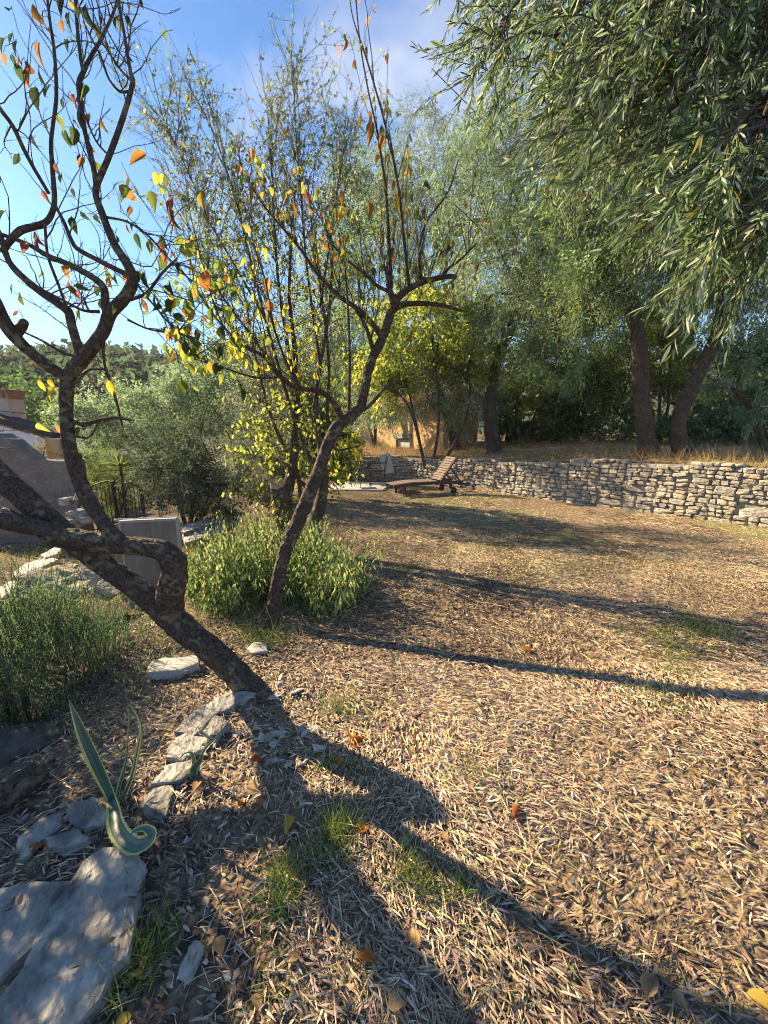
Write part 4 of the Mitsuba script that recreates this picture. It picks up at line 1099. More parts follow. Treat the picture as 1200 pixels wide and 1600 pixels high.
PL_, RL_ = shoots(rng, p0, rand_dir(rng, NL) * [1.2, 1.0, 0.5] + [-0.15, 0, 0.15], rng.uniform(0.4, 1.15, NL), 7, 0.13, (0, 0, -0.03), 0.005, 0.002)
NQ = NL * 12
pq, _ = along(PL_, rng.integers(0, NL, NQ), rng.uniform(0.2, 1, NQ))
pq += rng.normal(0, 0.035, (NQ, 3))
part(T3, 'low_leaves', place(SMALL, pq, rand_dir(rng, NQ) * 0.6 + [0, 0, -0.8], rand_dir(rng, NQ), rng.uniform(0.04, 0.075, NQ), rng.uniform(0.022, 0.042, NQ), palette(rng, [(0.42, 0.47, 0.06), (0.32, 0.39, 0.07), (0.52, 0.46, 0.06), (0.20, 0.26, 0.07)], [4, 4, 1.3, 2], NQ, 0.18)), 'm_leaf', label='lime yellow leaves on the low branches', kind='stuff')
part(T3, 'low_twigs', batch_tubes(PL_, RL_, 4), 'm_twig', True, kind='stuff')
part(T3, 'twigs', join([batch_tubes(P1, R1 * 0.8, 4), batch_tubes(P2, R2 * 0.75, 3)]), 'm_grey_twig', True, kind='stuff')
N = 10500
p0, dr_ = along(P2, rng.integers(0, N2, N), rng.uniform(0.1, 1, N))
q0, _ = along(P1, rng.integers(0, len(P1), N), rng.uniform(0.3, 1, N))
p0 = np.where(rng.random((N, 1)) < 0.75, p0, q0) + rng.normal(0, 0.012, (N, 3))
low3 = sstep(250, 480, project(p0)[1])[:, None]
L = rng.uniform(0.028, 0.056, N)
part(T3, 'small_leaves', place(LEAF2, p0, rand_dir(rng, N) + [0, 0, -0.5], rand_dir(rng, N), L, L * 0.55, np.where(rng.random((N, 1)) < low3 * 0.75, palette(rng, [(0.36, 0.42, 0.08), (0.26, 0.33, 0.09), (0.48, 0.45, 0.07)], [4, 3, 1], N, 0.2), palette(rng, [(0.16, 0.21, 0.12), (0.21, 0.25, 0.14), (0.30, 0.34, 0.10), (0.28, 0.17, 0.13)], [5, 4, 2, 1.0], N, 0.2))), 'm_leaf', kind='stuff')


# ---- leafy crowns
def crown(rng, blobs, nclump, cr, per, tm, L, W, cols, w, down=0.3, px=True, shell=0.45):
    B = []
    for b in blobs:
        c = at(*b[:3]) if px else np.array(b[:3], float)
        sc = b[2] / F if px else 1.0
        B.append((c, np.array([b[3] * sc, b[5], b[4] * sc])))
    vol = np.array([np.prod(r) ** 0.75 for c, r in B]); k = rng.choice(len(B), nclump, p=vol / vol.sum())
    cen = np.array([c for c, r in B])[k]; rad = np.array([r for c, r in B])[k]
    u = rand_dir(rng, nclump)
    cp = cen + rad * u * (rng.uniform(shell, 1.0, (nclump, 1)) ** 0.6)
    n = nclump * per
    tw_dir = np.repeat(unit(u * 0.7 + rand_dir(rng, nclump) * 0.7 + [0, 0, -down]), 3, 0)
    T0 = np.repeat(cp, 3, 0) + rng.normal(0, cr * 0.25, (nclump * 3, 3))
    tp, tr = shoots(rng, T0, tw_dir + rand_dir(rng, nclump * 3) * 0.6, rng.uniform(0.8, 2.0, nclump * 3) * cr, 3, 0.12, (0, 0, -0.10 * down), 0.006, 0.002)
    i = np.repeat(np.arange(nclump), per)
    ti = i * 3 + rng.integers(0, 3, n)
    pp, pd = along(tp, ti, rng.uniform(0.0, 1, n))
    pp = pp + rng.normal(0, cr * 0.16, (n, 3))
    ax_ = unit(pd * 0.8 + rand_dir(rng, n) * 0.8 + [0, 0, -down * 0.6])
    nr = rand_dir(rng, n) + [0, 0, 0.6]
    c = palette(rng, cols, w, nclump, 0.2, 0.05)[i] * rng.uniform(0.72, 1.28, (n, 1))
    return place(tm, pp, ax_, nr, rng.uniform(*L, n), rng.uniform(*W, n), c), (tp, tr), B


OLIVE_C = [(0.20, 0.30, 0.14), (0.28, 0.375, 0.22), (0.12, 0.185, 0.085), (0.37, 0.44, 0.31), (0.27, 0.37, 0.11)]


def tree(name, label, cat, trunks, blobs, nclump, cr, per, tm=OLIVE2, L=(0.07, 0.12), W=(0.019, 0.030), cols=OLIVE_C, w=(4, 4, 2, 2, 1), down=0.35, bs='m_olive', bark='m_olive_bark', group=None, seed=0, limbs=True, px=True):
    rg = np.random.default_rng(300 + seed)
    key = thing(name, label, cat, group)
    ends = []
    for t in trunks:
        P, R = pxpath(W7(fill(t), 0.5), 0.08)
        part(key, 'trunk', tube(P, R, 16, 0.16, seed, 5, 0.22), bark, 50)
        ends.append((P, R))
    m, (tp, tr), B = crown(rg, blobs, nclump, cr, per, tm, L, W, cols, w, down, px)
    if limbs:
        lm = []
        for c, r in B:
            if ends:
                P, R = ends[rg.integers(len(ends))]
                k = rg.integers(int(len(P) * 0.6), len(P)); a, ra = P[k], min(R[k] * 0.6, 0.10)
            else:
                a, ra = np.array([B[0][0][0], B[0][0][1], float(ground_z(B[0][0][0], B[0][0][1])) - 0.1]), 0.06
            mid = (a + c) / 2 + rg.normal(0, 0.25, 3) + [0, 0, 0.2]
            lm.append(tube(*smooth_path([a, mid, c], [ra, ra * 0.65, ra * 0.2], 0.15), 7, 0.1, 3, 6))
            for q in range(4):
                e = c + rg.normal(0, 0.7, 3) * r
                lm.append(tube(*smooth_path([mid * 0.5 + c * 0.5, (mid + c * 2 + e) / 4 + rg.normal(0, 0.1, 3), e], [ra * 0.4, ra * 0.28, 0.008], 0.2), 5))
        part(key, 'limbs', join(lm), bark, True)
    part(key, 'twigs', batch_tubes(tp, tr * 0.7, 3), 'm_grey_twig', True, kind='stuff')
    part(key, 'foliage', m, bs, kind='stuff')
    return key


tree('olive_tree', 'tall olive with a dark gnarled trunk on the terrace right of the lounger', 'olive tree',
     [[(776, 722, 13.0, 64), (770, 690, None, 46), (765, 650, None, 40), (768, 610, None, 33), (776, 565, None, 30), (790, 532, None, 32), (802, 500, None, 26), (818, 430, None, 18), (835, 360, 11.8, 10)]],
     [(745, 300, 11.5, 55, 75, 1.2), (830, 250, 11, 90, 95, 1.5), (775, 420, 11.5, 60, 80, 1.2), (870, 390, 10.5, 85, 90, 1.3), (830, 490, 11, 70, 50, 1), (752, 510, 12, 40, 45, 0.9), (930, 290, 11, 80, 100, 1.5), (770, 220, 11.5, 45, 40, 0.9)], 860, 0.40, 62, seed=1)
tree('olive_tree', 'slender olive in the middle with drooping pale branches in front of the ochre house', 'olive tree',
     [[(712, 704, 14.0, 40), (703, 668, None, 28), (692, 632, None, 25), (683, 605, None, 22), (671, 560, None, 16), (660, 480, None, 12), (656, 380, 14.3, 9)]],
     [(655, 235, 14.5, 52, 50, 1.3), (640, 320, 14.5, 55, 55, 1.2), (695, 300, 14.5, 45, 60, 1.2), (640, 590, 13.6, 55, 42, 0.9), (700, 560, 13.6, 50, 60, 1), (735, 640, 13.5, 30, 40, 0.7), (590, 620, 14, 30, 40, 0.7), (690, 430, 14.4, 50, 60, 1.1), (615, 640, 13.4, 45, 22, 0.6), (680, 640, 13.2, 30, 25, 0.5), (690, 605, 13.2, 40, 35, 0.6), (738, 590, 13.0, 32, 45, 0.6)], 640, 0.40, 56, cols=[(0.23, 0.31, 0.19), (0.31, 0.385, 0.26), (0.155, 0.22, 0.12), (0.36, 0.40, 0.24)], w=(4, 3, 2, 1), down=0.7, seed=2)
tree('olive_tree', 'olive with an upright mottled trunk above the right part of the stone wall', 'olive tree',
     [[(1016, 716, 9.3, 66), (1010, 685, None, 54), (1005, 640, None, 47), (1001, 600, None, 45), (1000, 560, None, 43), (995, 520, None, 42), (988, 478, None, 38), (984, 420, None, 28), (975, 340, 9.0, 18)]],
     [(955, 420, 9, 60, 70, 0.9), (1010, 370, 8.8, 80, 80, 1.1), (925, 340, 9.2, 70, 80, 1.0), (1080, 330, 8.5, 90, 95, 1.2), (1000, 240, 9, 90, 90, 1.3), (925, 470, 9.2, 45, 45, 0.7), (870, 560, 10.5, 45, 50, 0.7)], 720, 0.36, 58, cols=[(0.20, 0.31, 0.12), (0.29, 0.39, 0.20), (0.13, 0.20, 0.08), (0.31, 0.42, 0.11)], w=(4, 3, 2, 2), seed=3)
tree('olive_tree', 'olive with a thick trunk leaning right, nearest the right edge of the terrace', 'olive tree',
     [[(1078, 722, 9.0, 76), (1066, 700, None, 56), (1059, 670, None, 42), (1065, 640, None, 40), (1078, 612, None, 40), (1094, 580, None, 38), (1110, 545, None, 36), (1130, 500, None, 28), (1150, 440, 8.6, 20)]],
     [(1160, 420, 8.5, 55, 60, 0.9), (1170, 320, 8, 80, 100, 1.2), (1150, 200, 8.5, 90, 100, 1.2), (1240, 430, 8, 60, 80, 0.9)], 300, 0.38, 58, seed=4)
tree('sapling', 'slim pale stemmed sapling bending left at the right edge of the terrace', 'tree',
     [[(1206, 735, 8.5, 24), (1192, 690, None, 20), (1180, 655, None, 19), (1165, 628, None, 17), (1148, 610, None, 14), (1120, 596, None, 9), (1085, 575, 9.2, 5)]],
     [(1150, 585, 9.0, 45, 22, 0.4), (1190, 640, 8.7, 30, 22, 0.35)], 60, 0.22, 40, seed=5, limbs=False)
# trees and shrubs beyond
GREEN = [(0.12, 0.20, 0.06), (0.18, 0.27, 0.08), (0.08, 0.14, 0.045)]
LIME = [(0.20, 0.24, 0.045), (0.27, 0.29, 0.055), (0.13, 0.17, 0.04)]
GREY = [(0.21, 0.31, 0.16), (0.29, 0.385, 0.22), (0.145, 0.215, 0.11)]
IV = dict(tm=LEAF2, w=(3, 2, 1), bs='m_leaf', bark='m_bark', down=0.2)
bg = [
    ('shrub', 'dark ivy covered shrub mass left of the upright olive trunk', 'shrub', [(905, 610, 15, 50, 60, 1.2), (950, 650, 14.5, 45, 45, 1.0), (880, 640, 15, 35, 45, 0.8)], 300, 0.32, 60, (0.07, 0.13), (0.05, 0.09), GREEN),
    ('shrub', 'bright green rounded shrub beside the earth bank', 'shrub', [(868, 655, 14.2, 26, 28, 0.6)], 80, 0.25, 60, (0.06, 0.1), (0.04, 0.07), [(0.08, 0.13, 0.03), (0.12, 0.17, 0.04), (0.06, 0.09, 0.025)]),
    ('hedge', 'low ivy clad hedge behind the terrace grass at the right', 'hedge', [(1110, 672, 12.2, 50, 22, 0.7), (1170, 668, 12.2, 50, 24, 0.7), (1040, 680, 12.4, 30, 22, 0.6)], 220, 0.22, 60, (0.05, 0.1), (0.04, 0.075), [(0.10, 0.16, 0.06), (0.15, 0.21, 0.09), (0.07, 0.11, 0.045)]),
    ('shrub', 'dark thicket between the two right hand olive trunks and the right edge', 'shrub', [(1130, 590, 15.5, 80, 60, 1.4), (1035, 620, 15, 45, 50, 1.0), (1200, 600, 15, 50, 70, 1.2)], 330, 0.38, 56, (0.08, 0.15), (0.05, 0.1), GREEN),
    ('shrub', 'dark green shrub just right of the dark gnarled olive trunk', 'shrub', [(795, 640, 15.5, 24, 32, 0.7), (782, 670, 15.5, 24, 20, 0.6)], 90, 0.26, 56, (0.07, 0.12), (0.045, 0.08), GREEN),
    ('leafy_tree', 'sunlit yellow green tree beyond the earth bank', 'tree', [(822, 598, 14.6, 30, 36, 0.8), (845, 560, 14.4, 30, 30, 0.7)], 150, 0.30, 56, (0.08, 0.13), (0.05, 0.085), LIME),
    ('leafy_tree', 'sunlit yellow green tree seen between the two right hand olive trunks', 'tree', [(1046, 565, 13.4, 26, 42, 0.7), (1040, 500, 13.4, 32, 40, 0.8), (950, 580, 13.8, 22, 24, 0.5)], 170, 0.28, 56, (0.07, 0.12), (0.045, 0.08), LIME),
    ('leafy_tree', 'mid green tree behind the upright olive trunk', 'tree', [(930, 520, 18, 70, 60, 1.6), (880, 470, 18, 60, 60, 1.6)], 260, 0.5, 56, (0.09, 0.16), (0.05, 0.1), [(0.16, 0.22, 0.06), (0.22, 0.28, 0.08), (0.10, 0.14, 0.045)]),
    ('leafy_tree', 'bright lime green leafy tree behind the fork of the leaning tree', 'tree', [(675, 505, 12.6, 80, 38, 1.3), (625, 550, 12.6, 45, 40, 1.0), (735, 545, 12.8, 40, 36, 1.0), (600, 590, 12.3, 30, 24, 0.6)], 190, 0.46, 56, (0.09, 0.15), (0.06, 0.10), [(0.28, 0.34, 0.07), (0.36, 0.40, 0.08), (0.18, 0.24, 0.06)]),
    ('lime_shrub', 'small lime green shrub beside the patio table', 'shrub', [(542, 702, 12.9, 20, 26, 0.4), (530, 722, 12.9, 12, 18, 0.3)], 50, 0.2, 46, (0.07, 0.11), (0.045, 0.07), [(0.40, 0.42, 0.05), (0.28, 0.32, 0.045), (0.2, 0.25, 0.05)]),
    ('leafy_tree', 'tall grey green tree filling the gap behind the leaning tree', 'tree', [(585, 430, 18, 60, 110, 2.0), (560, 320, 18, 45, 55, 1.4), (600, 300, 19, 40, 50, 1.3), (560, 560, 17, 55, 70, 1.4), (520, 480, 17, 50, 90, 1.4)], 780, 0.5, 56, (0.09, 0.15), (0.03, 0.055), GREY),
    ('leafy_tree', 'tall shaded tree far behind the gnarled olive', 'tree', [(740, 420, 21, 70, 120, 2.2), (830, 400, 22, 100, 140, 2.5), (720, 560, 20, 60, 60, 1.6)], 420, 0.6, 50, (0.12, 0.2), (0.05, 0.09), GREY),
    ('leafy_tree', 'tall shaded tree far behind the right hand olives', 'tree', [(980, 420, 21, 120, 150, 2.5), (1150, 430, 20, 120, 150, 2.5), (1080, 250, 21, 150, 150, 2.5)], 560, 0.65, 52, (0.13, 0.22), (0.06, 0.1), GREY),
    ('bay_shrub', 'big dark bush with glinting leaves behind the garden gate', 'shrub', [(285, 735, 9.9, 65, 62, 1.2), (330, 700, 10.2, 50, 50, 1.0), (235, 705, 10.6, 35, 45, 0.8), (330, 765, 9.6, 45, 35, 0.9)], 380, 0.26, 60, (0.06, 0.10), (0.022, 0.036), [(0.10, 0.14, 0.075), (0.17, 0.205, 0.13), (0.07, 0.10, 0.055)]),
    ('olive_bush', 'pale grey green olive bush behind the sawn trunk', 'shrub', [(430, 650, 8.8, 55, 70, 0.9), (395, 715, 8.6, 38, 55, 0.7), (450, 560, 9.2, 60, 60, 1.0), (400, 600, 9, 45, 60, 0.8)], 360, 0.28, 60, (0.05, 0.085), (0.013, 0.02), [(0.22, 0.25, 0.16), (0.28, 0.30, 0.21), (0.16, 0.195, 0.11)]),
    ('green_shrub', 'leafy green shrub directly behind the leaning trunk', 'shrub', [(505, 700, 9.5, 28, 60, 0.7), (490, 640, 9.5, 30, 50, 0.7), (420, 745, 8.8, 30, 35, 0.5)], 150, 0.26, 56, (0.06, 0.1), (0.035, 0.06), [(0.12, 0.17, 0.04), (0.2, 0.25, 0.05), (0.08, 0.12, 0.03)]),
    ('distant_tree', 'hazy green tree directly behind the house chimney', 'tree', [(60, 628, 34, 55, 22, 2.5), (-30, 632, 34, 55, 22, 2.5)], 120, 0.8, 56, (0.2, 0.34), (0.1, 0.17), GREEN),
    ('distant_tree', 'bushy tree below the hill, right of the upright stem of the hooked tree', 'tree', [(150, 660, 24, 45, 32, 1.8), (205, 645, 25, 45, 35, 1.8)], 200, 0.6, 56, (0.14, 0.24), (0.06, 0.1), GREY),
    ('distant_tree', 'pale olive like tree below the hill above the dark bush', 'tree', [(265, 635, 22, 55, 38, 1.8), (325, 615, 22, 55, 45, 1.8)], 260, 0.55, 56, (0.13, 0.22), (0.05, 0.08), GREY),
    ('distant_tree', 'hazy tree at the foot of the hill behind the twiggy crown', 'tree', [(390, 590, 26, 70, 60, 2.4), (330, 590, 28, 50, 40, 2.0)], 220, 0.7, 56, (0.16, 0.26), (0.07, 0.12), GREY),
    ('grassy_shrub', 'light green grassy shrub behind the garden gate', 'shrub', [(158, 735, 10.8, 20, 34, 0.4), (170, 760, 10.6, 20, 30, 0.4), (194, 765, 9.95, 20, 26, 0.16)], 100, 0.22, 56, (0.10, 0.2), (0.008, 0.014), [(0.15, 0.22, 0.06), (0.22, 0.27, 0.08), (0.10, 0.16, 0.045)]),
    ('weedy_shrub', 'pale weeds growing behind the top of the grey ruined wall', 'shrub', [(78, 712, 9.8, 16, 14, 0.25)], 24, 0.15, 40, (0.06, 0.12), (0.012, 0.02), [(0.25, 0.26, 0.10), (0.34, 0.32, 0.14), (0.2, 0.2, 0.08)]),
]
for k, (nm, lb, ct, bl, nc, cr, per, L, W, cols) in enumerate(bg):
    olv = nm in ('bay_shrub', 'olive_bush')
    tree(nm, lb, ct, [], bl, nc, cr, per, L=L, W=W, cols=cols, seed=20 + k, **{**IV, **(dict(tm=OLIVE2, bs='m_olive') if olv else {})})

tree('laurel_shrub', 'leafy shrub standing beyond the left edge that shades the slates', 'shrub', [], [(-3.5, 2.35, 1.0, 0.45, 0.55, 0.4), (-3.2, 1.95, 0.6, 0.4, 0.5, 0.35)], 130, 0.24, 60, L=(0.06, 0.1), W=(0.03, 0.05), cols=GREEN, seed=60, tm=LEAF2, w=(3, 2, 1), bs='m_leaf', bark='m_bark', px=False)
# ---- the big olive overhead on the right
T4 = thing('olive_tree', 'close overhanging olive whose long narrow leaves hang across the top right of the view', 'olive tree')
rng = np.random.default_rng(31)
tp_ = smooth_path([[3.75, 2.3, -0.1], [3.65, 2.35, 0.5], [3.7, 2.45, 1.2], [3.5, 2.6, 2.0], [3.2, 2.8, 2.7], [2.9, 3.1, 3.6], [2.6, 3.3, 4.6]], [0.30, 0.24, 0.20, 0.18, 0.15, 0.11, 0.06], 0.06)
part(T4, 'trunk', tube(*tp_, 20, 0.18, 3, 5, 0.25), 'm_olive_bark', 50)
lb = []
for e in ([1.0, 2.3, 3.6], [1.7, 1.8, 3.3], [2.0, 3.4, 4.4], [2.2, 1.4, 2.5], [1.4, 3.0, 4.4], [2.3, 1.9, 3.0]):
    e = np.array(e); a = tp_[0][int(len(tp_[0]) * 0.62)]
    P, R = smooth_path([a, a * 0.55 + e * 0.45 + [0, 0, 0.35], e], [0.07, 0.04, 0.012], 0.06)
    lb.append(P); part(T4, 'limb', tube(P, R, 9, 0.12, 2, 9), 'm_olive_bark', 50)
starts = []
for (x0, x1, y0, y1, d0, d1, n) in [(900, 1320, -220, 110, 1.6, 3.1, 480), (930, 1300, 10, 225, 1.4, 2.6, 400), (1000, 1320, -260, 20, 1.3, 2.0, 150), (1110, 1300, 190, 330, 1.1, 1.8, 150), (1150, 1290, 300, 360, 1.1, 1.5, 26),
                               (735, 900, -170, 60, 1.9, 2.8, 95), (850, 1000, 120, 240, 1.9, 2.7, 60), (740, 830, 20, 120, 2.0, 2.6, 26)]:
    starts.append(at(rng.uniform(x0, x1, n), rng.uniform(y0, y1, n), rng.uniform(d0, d1, n)))
p0 = np.vstack(starts); N = len(p0)
dl = unit(rng.normal(0, 0.42, (N, 3)) + [-0.62, -0.12, -0.50])
P1, R1 = shoots(rng, p0, dl, rng.uniform(0.16, 0.42, N), 8, 0.10, (-0.01, 0, -0.06), 0.0024, 0.0010)
par = np.vstack([resample(P, 20) for P in lb])
# branching: limb > side branch > spray > shoot
def fork(frm, to, sag, K, r0, r1, sides):
    t = np.linspace(0, 1, K)[None, :, None]
    mid = (frm + to) / 2 + [0, 0, sag] + rng.normal(0, 0.05, to.shape)
    C = (1 - t) ** 2 * frm[:, None] + 2 * t * (1 - t) * mid[:, None] + t ** 2 * to[:, None]
    return C, batch_tubes(C, np.tile(np.linspace(r0, r1, K), (len(to), 1)), sides)


def centres(pts, k):
    c = pts[rng.choice(len(pts), k, replace=False)]
    for _ in range(8):
        own = ((pts[:, None] - c[None]) ** 2).sum(-1).argmin(1)
        c = np.array([pts[own == j].mean(0) if (own == j).any() else c[j] for j in range(k)])
    return c, ((pts[:, None] - c[None]) ** 2).sum(-1).argmin(1)


c2, own2 = centres(p0, 230)
c1, own1 = centres(c2, 42)
c1, c2 = c1 + [0.10, 0.02, 0.12], c2 + [0.05, 0.01, 0.06]
q = np.array([np.argmin(((par - p) ** 2).sum(1)) for p in c1])
f1, m1 = fork(par[q], c1, 0.12, 12, 0.016, 0.008, 6)
f2, m2 = fork(c1[own1], c2, 0.04, 7, 0.007, 0.004, 5)
f3, m3 = fork(c2[own2], p0, 0.02, 5, 0.0035, 0.0024, 3)
part(T4, 'side_branches', join([m1, m2]), 'm_olive_bark', True)
part(T4, 'twigs', join([batch_tubes(P1, R1, 3), m3]), 'm_twig', True, kind='stuff')
per = 26
i_ = np.repeat(np.arange(N), per); n = N * per
tt_ = np.tile(np.linspace(0.02, 1, per), N) + rng.normal(0, 0.01, n)
pp, pd = along(P1, i_, tt_)
side = unit(np.cross(pd, rand_dir(rng, n)))
ax_ = unit(pd * 0.95 + side * 0.55 + [0, 0, -0.12])
L = rng.uniform(0.032, 0.058, n); W = L * rng.uniform(0.12, 0.19, n)
oc = palette(rng, [(0.13, 0.205, 0.085), (0.195, 0.28, 0.125), (0.43, 0.50, 0.36), (0.075, 0.12, 0.055), (0.44, 0.40, 0.08)], [4, 3, 3.2, 3, 0.15], n, 0.15, 0.05)
nr = unit(rand_dir(rng, n) + [0, 0, 0.4])
x_, y_, dp = project(pp)
score = np.where((x_ > 0) & (x_ < 1200) & (y_ > 0) & (y_ < 1600), L / dp, 0)
big = np.zeros(n, bool); big[np.argsort(-score)[:300]] = True
for k in np.nonzero(big)[0]:
    part(T4, 'leaf', place(OLIVE, pp[k:k + 1], ax_[k:k + 1], nr[k:k + 1], L[k:k + 1], W[k:k + 1], oc[k:k + 1]), 'm_olive_near', True)
m = ~big
part(T4, 'leaves', place(OLIVE_B, pp[m], ax_[m], nr[m], L[m], W[m], oc[m]), 'm_olive_near', True, kind='stuff')
m, (tp, tr), _ = crown(rng, [(1000, 60, 4.2, 130, 130, 0.8), (1140, 180, 3.8, 130, 130, 0.7), (880, -20, 4.6, 90, 80, 0.7), (1180, 330, 3.6, 70, 90, 0.6), (960, 190, 4.4, 90, 70, 0.6)], 330, 0.26, 60, OLIVE2, (0.05, 0.075), (0.010, 0.015), OLIVE_C, (4, 4, 2, 2, 1), 0.7)
part(T4, 'inner_foliage', m, 'm_olive', kind='stuff')
part(T4, 'inner_twigs', batch_tubes(tp, tr, 3), 'm_twig', True, kind='stuff')

# ------------------------------------------------------------------ plants near the camera
def ribbon(path, widths, up, name, parent, label=None, teeth=True):
    """A fleshy agave leaf: channelled, green in the middle, cream yellow at the toothed margins."""
    P, Wd = smooth_path(path, widths, 0.008)
    n = len(P)
    tan = unit(np.gradient(P, axis=0))
    y = unit(np.cross(np.broadcast_to(up, P.shape), tan)); z = np.cross(tan, y)
    s = np.array([-0.5, -0.36, -0.36, -0.2, 0, 0.2, 0.36, 0.36, 0.5])
    g, yl = np.array([0.045, 0.085, 0.060]), np.array([0.46, 0.45, 0.14])
    g2 = np.array([0.075, 0.13, 0.09])
    cs = np.array([yl, yl, g, g2, g, g2, g, yl, yl])
    V, C = [], []
    rg = np.random.default_rng(len(name) + n)
    th = 0.10
    for side in (0, 1):
        off = (0.25 * s ** 2 * 4) - (0.0 if side == 0 else th * (1 - (2 * s) ** 2))
        wob = np.ones((n, len(s)))
        if teeth:
            wob[:, 0] += 0.10 * (np.arange(n) % 3 == 0) * (Wd > 0.012); wob[:, -1] += 0.10 * (np.arange(n) % 3 == 1) * (Wd > 0.012)
        V.append((P[:, None] + y[:, None] * (s[None] * wob * Wd[:, None])[..., None] + z[:, None] * (off[None] * Wd[:, None])[..., None]).reshape(-1, 3))
        C.append(np.tile(cs, (n, 1)) * (1 + 0.08 * rg.normal(size=(n * len(s), 1))))
    m = len(s)
    i, j = np.meshgrid(np.arange(n - 1), np.arange(m - 1), indexing='ij')
    a = (i * m + j).ravel()
    q = np.stack([a, a + 1, a + m + 1, a + m], 1)
    f = np.vstack([q, q[:, ::-1] + n * m])
    f = np.vstack([f[:, [0, 1, 2]], f[:, [0, 2, 3]]])
    part(parent, name, (np.vstack(V), f, np.clip(np.vstack(C), 0.01, 0.9)), 'm_agave', True, label=label)


scene['m_agave'] = {'type': 'twosided', 'bsdf': {'type': 'principled', 'base_color': VC, 'roughness': 0.42, 'specular': 0.5}}
AG = thing('agave', 'larger agave with green and yellow striped leaves, one curled down onto the long slate', 'agave')
b = on_z(180, 1258, 0.0); d = b[1]
k = d / F * 1.12
ribbon([b + [0, 0, -0.02], at(170, 1235, d), at(152, 1195, d - 0.02), at(132, 1150, d - 0.03), at(117, 1115, d - 0.03), at(108, 1094, d - 0.02)], [12 * k, 15 * k, 19 * k, 16 * k, 8 * k, 1 * k], [0.35, -1, 0.15], 'leaf', AG, 'upright striped leaf leaning left')
ribbon([b + [0.005, 0.01, -0.02], at(193, 1248, d + 0.02), at(208, 1215, d + 0.03), at(216, 1180, d + 0.03), at(222, 1140, d + 0.04), at(214, 1115, d + 0.06), at(200, 1098, d + 0.08)], [8 * k, 10 * k, 15 * k, 16 * k, 13 * k, 8 * k, 1.5 * k], [-0.9, -0.7, 0.1], 'leaf', AG, 'upright striped leaf bending at its tip')
ribbon([b + [0, 0.01, -0.02], at(188, 1228, d + 0.03), at(198, 1190, d + 0.05), at(201, 1150, d + 0.06), at(202, 1108, d + 0.07)], [9 * k, 10 * k, 7 * k, 4 * k, 2 * k], [-0.7, -1, 0.1], 'leaf', AG)
ribbon([b + [-0.01, 0, 0.03], on_z(178, 1264, 0.07), on_z(182, 1288, 0.075), on_z(194, 1310, 0.08), on_z(213, 1322, 0.085), on_z(232, 1314, 0.10), on_z(237, 1302, 0.125), on_z(226, 1294, 0.14), on_z(210, 1298, 0.135), on_z(204, 1305, 0.125)], [13 * k, 18 * k, 22 * k, 23 * k, 22 * k, 18 * k, 14 * k, 9 * k, 5 * k, 2 * k], [0.1, -0.55, 0.85], 'leaf', AG, 'striped leaf curled into a loop at its tip')
AG2 = thing('agave', 'tiny agave with one upright leaf between the edging slates', 'agave')
b = on_z(303, 1215, 0.0); d = b[1]; k = d / F * 1.1
ribbon([b + [0, 0, -0.01], at(303, 1202, d), at(312, 1188, d), at(317, 1176, d)], [9 * k, 13 * k, 9 * k, 2 * k], [0.3, -1, 0.2], 'leaf', AG2)
ribbon([b + [0.01, 0.01, -0.01], at(317, 1178, d + 0.02), at(333, 1158, d + 0.04), at(352, 1140, d + 0.06)], [5 * k, 6 * k, 4 * k, 1 * k], [-0.5, -0.8, 0.4], 'leaf', AG2)
ribbon([b + [-0.01, 0.01, -0.01], at(302, 1182, d + 0.02), at(290, 1178, d + 0.03), at(280, 1186, d + 0.03)], [5 * k, 6 * k, 4 * k, 1 * k], [0.2, -0.5, 0.8], 'leaf', AG2)
rng = np.random.default_rng(61)

# rosemary
RM = thing('rosemary_bush', 'dark green feathery rosemary bush filling the left edge below the hooked limb', 'shrub')
N = 2200
cx, cy = rng.normal(0, 1, N), rng.normal(0, 1, N)
lobe = rng.random(N) < 0.3
bx, by = np.where(lobe, -2.12 + 0.28 * np.clip(cx, -2.2, 1.4), -2.36 + 0.44 * np.clip(cx, -2.2, 1.6)), np.where(lobe, 2.12 + 0.14 * np.clip(cy, -2, 2), 2.6 + 0.36 * np.clip(cy, -2.0, 2.0))
p0 = np.stack([bx, by, -0.34 + 0.5 * sstep(1.2, 0, np.hypot(cx, cy) * 0.6) + rng.uniform(-0.2, 0.14, N) - 0.22 * lobe], 1)
dl = np.stack([0.26 * cx + rng.normal(0, 0.15, N), 0.20 * cy - 0.22 + rng.normal(0, 0.2, N), np.ones(N)], 1)
P1, R1 = shoots(rng, p0, dl, rng.uniform(0.25, 0.60, N), 6, 0.10, (0.02, 0, 0.06), 0.0022, 0.0012)
part(RM, 'stems', batch_tubes(P1[:, ::2], R1[:, ::2], 3), 'm_twig', True, kind='stuff')
per = 42
i_ = np.repeat(np.arange(N), per); n = N * per
pp, pd = along(P1, i_, np.tile(np.linspace(0.03, 1, per), N))
L = rng.uniform(0.016, 0.03, n)
cc = palette(rng, [(0.11, 0.21, 0.085), (0.17, 0.28, 0.11), (0.28, 0.36, 0.17)], [4, 3, 1.4], N, 0.2)[i_] * rng.uniform(0.8, 1.25, (n, 1))
part(RM, 'foliage', place(OLIVE2, pp, unit(pd * 0.9 + rand_dir(rng, n) * 0.75), rand_dir(rng, n), L, L * 0.15, cc), 'm_leaf', kind='stuff')
wd = []
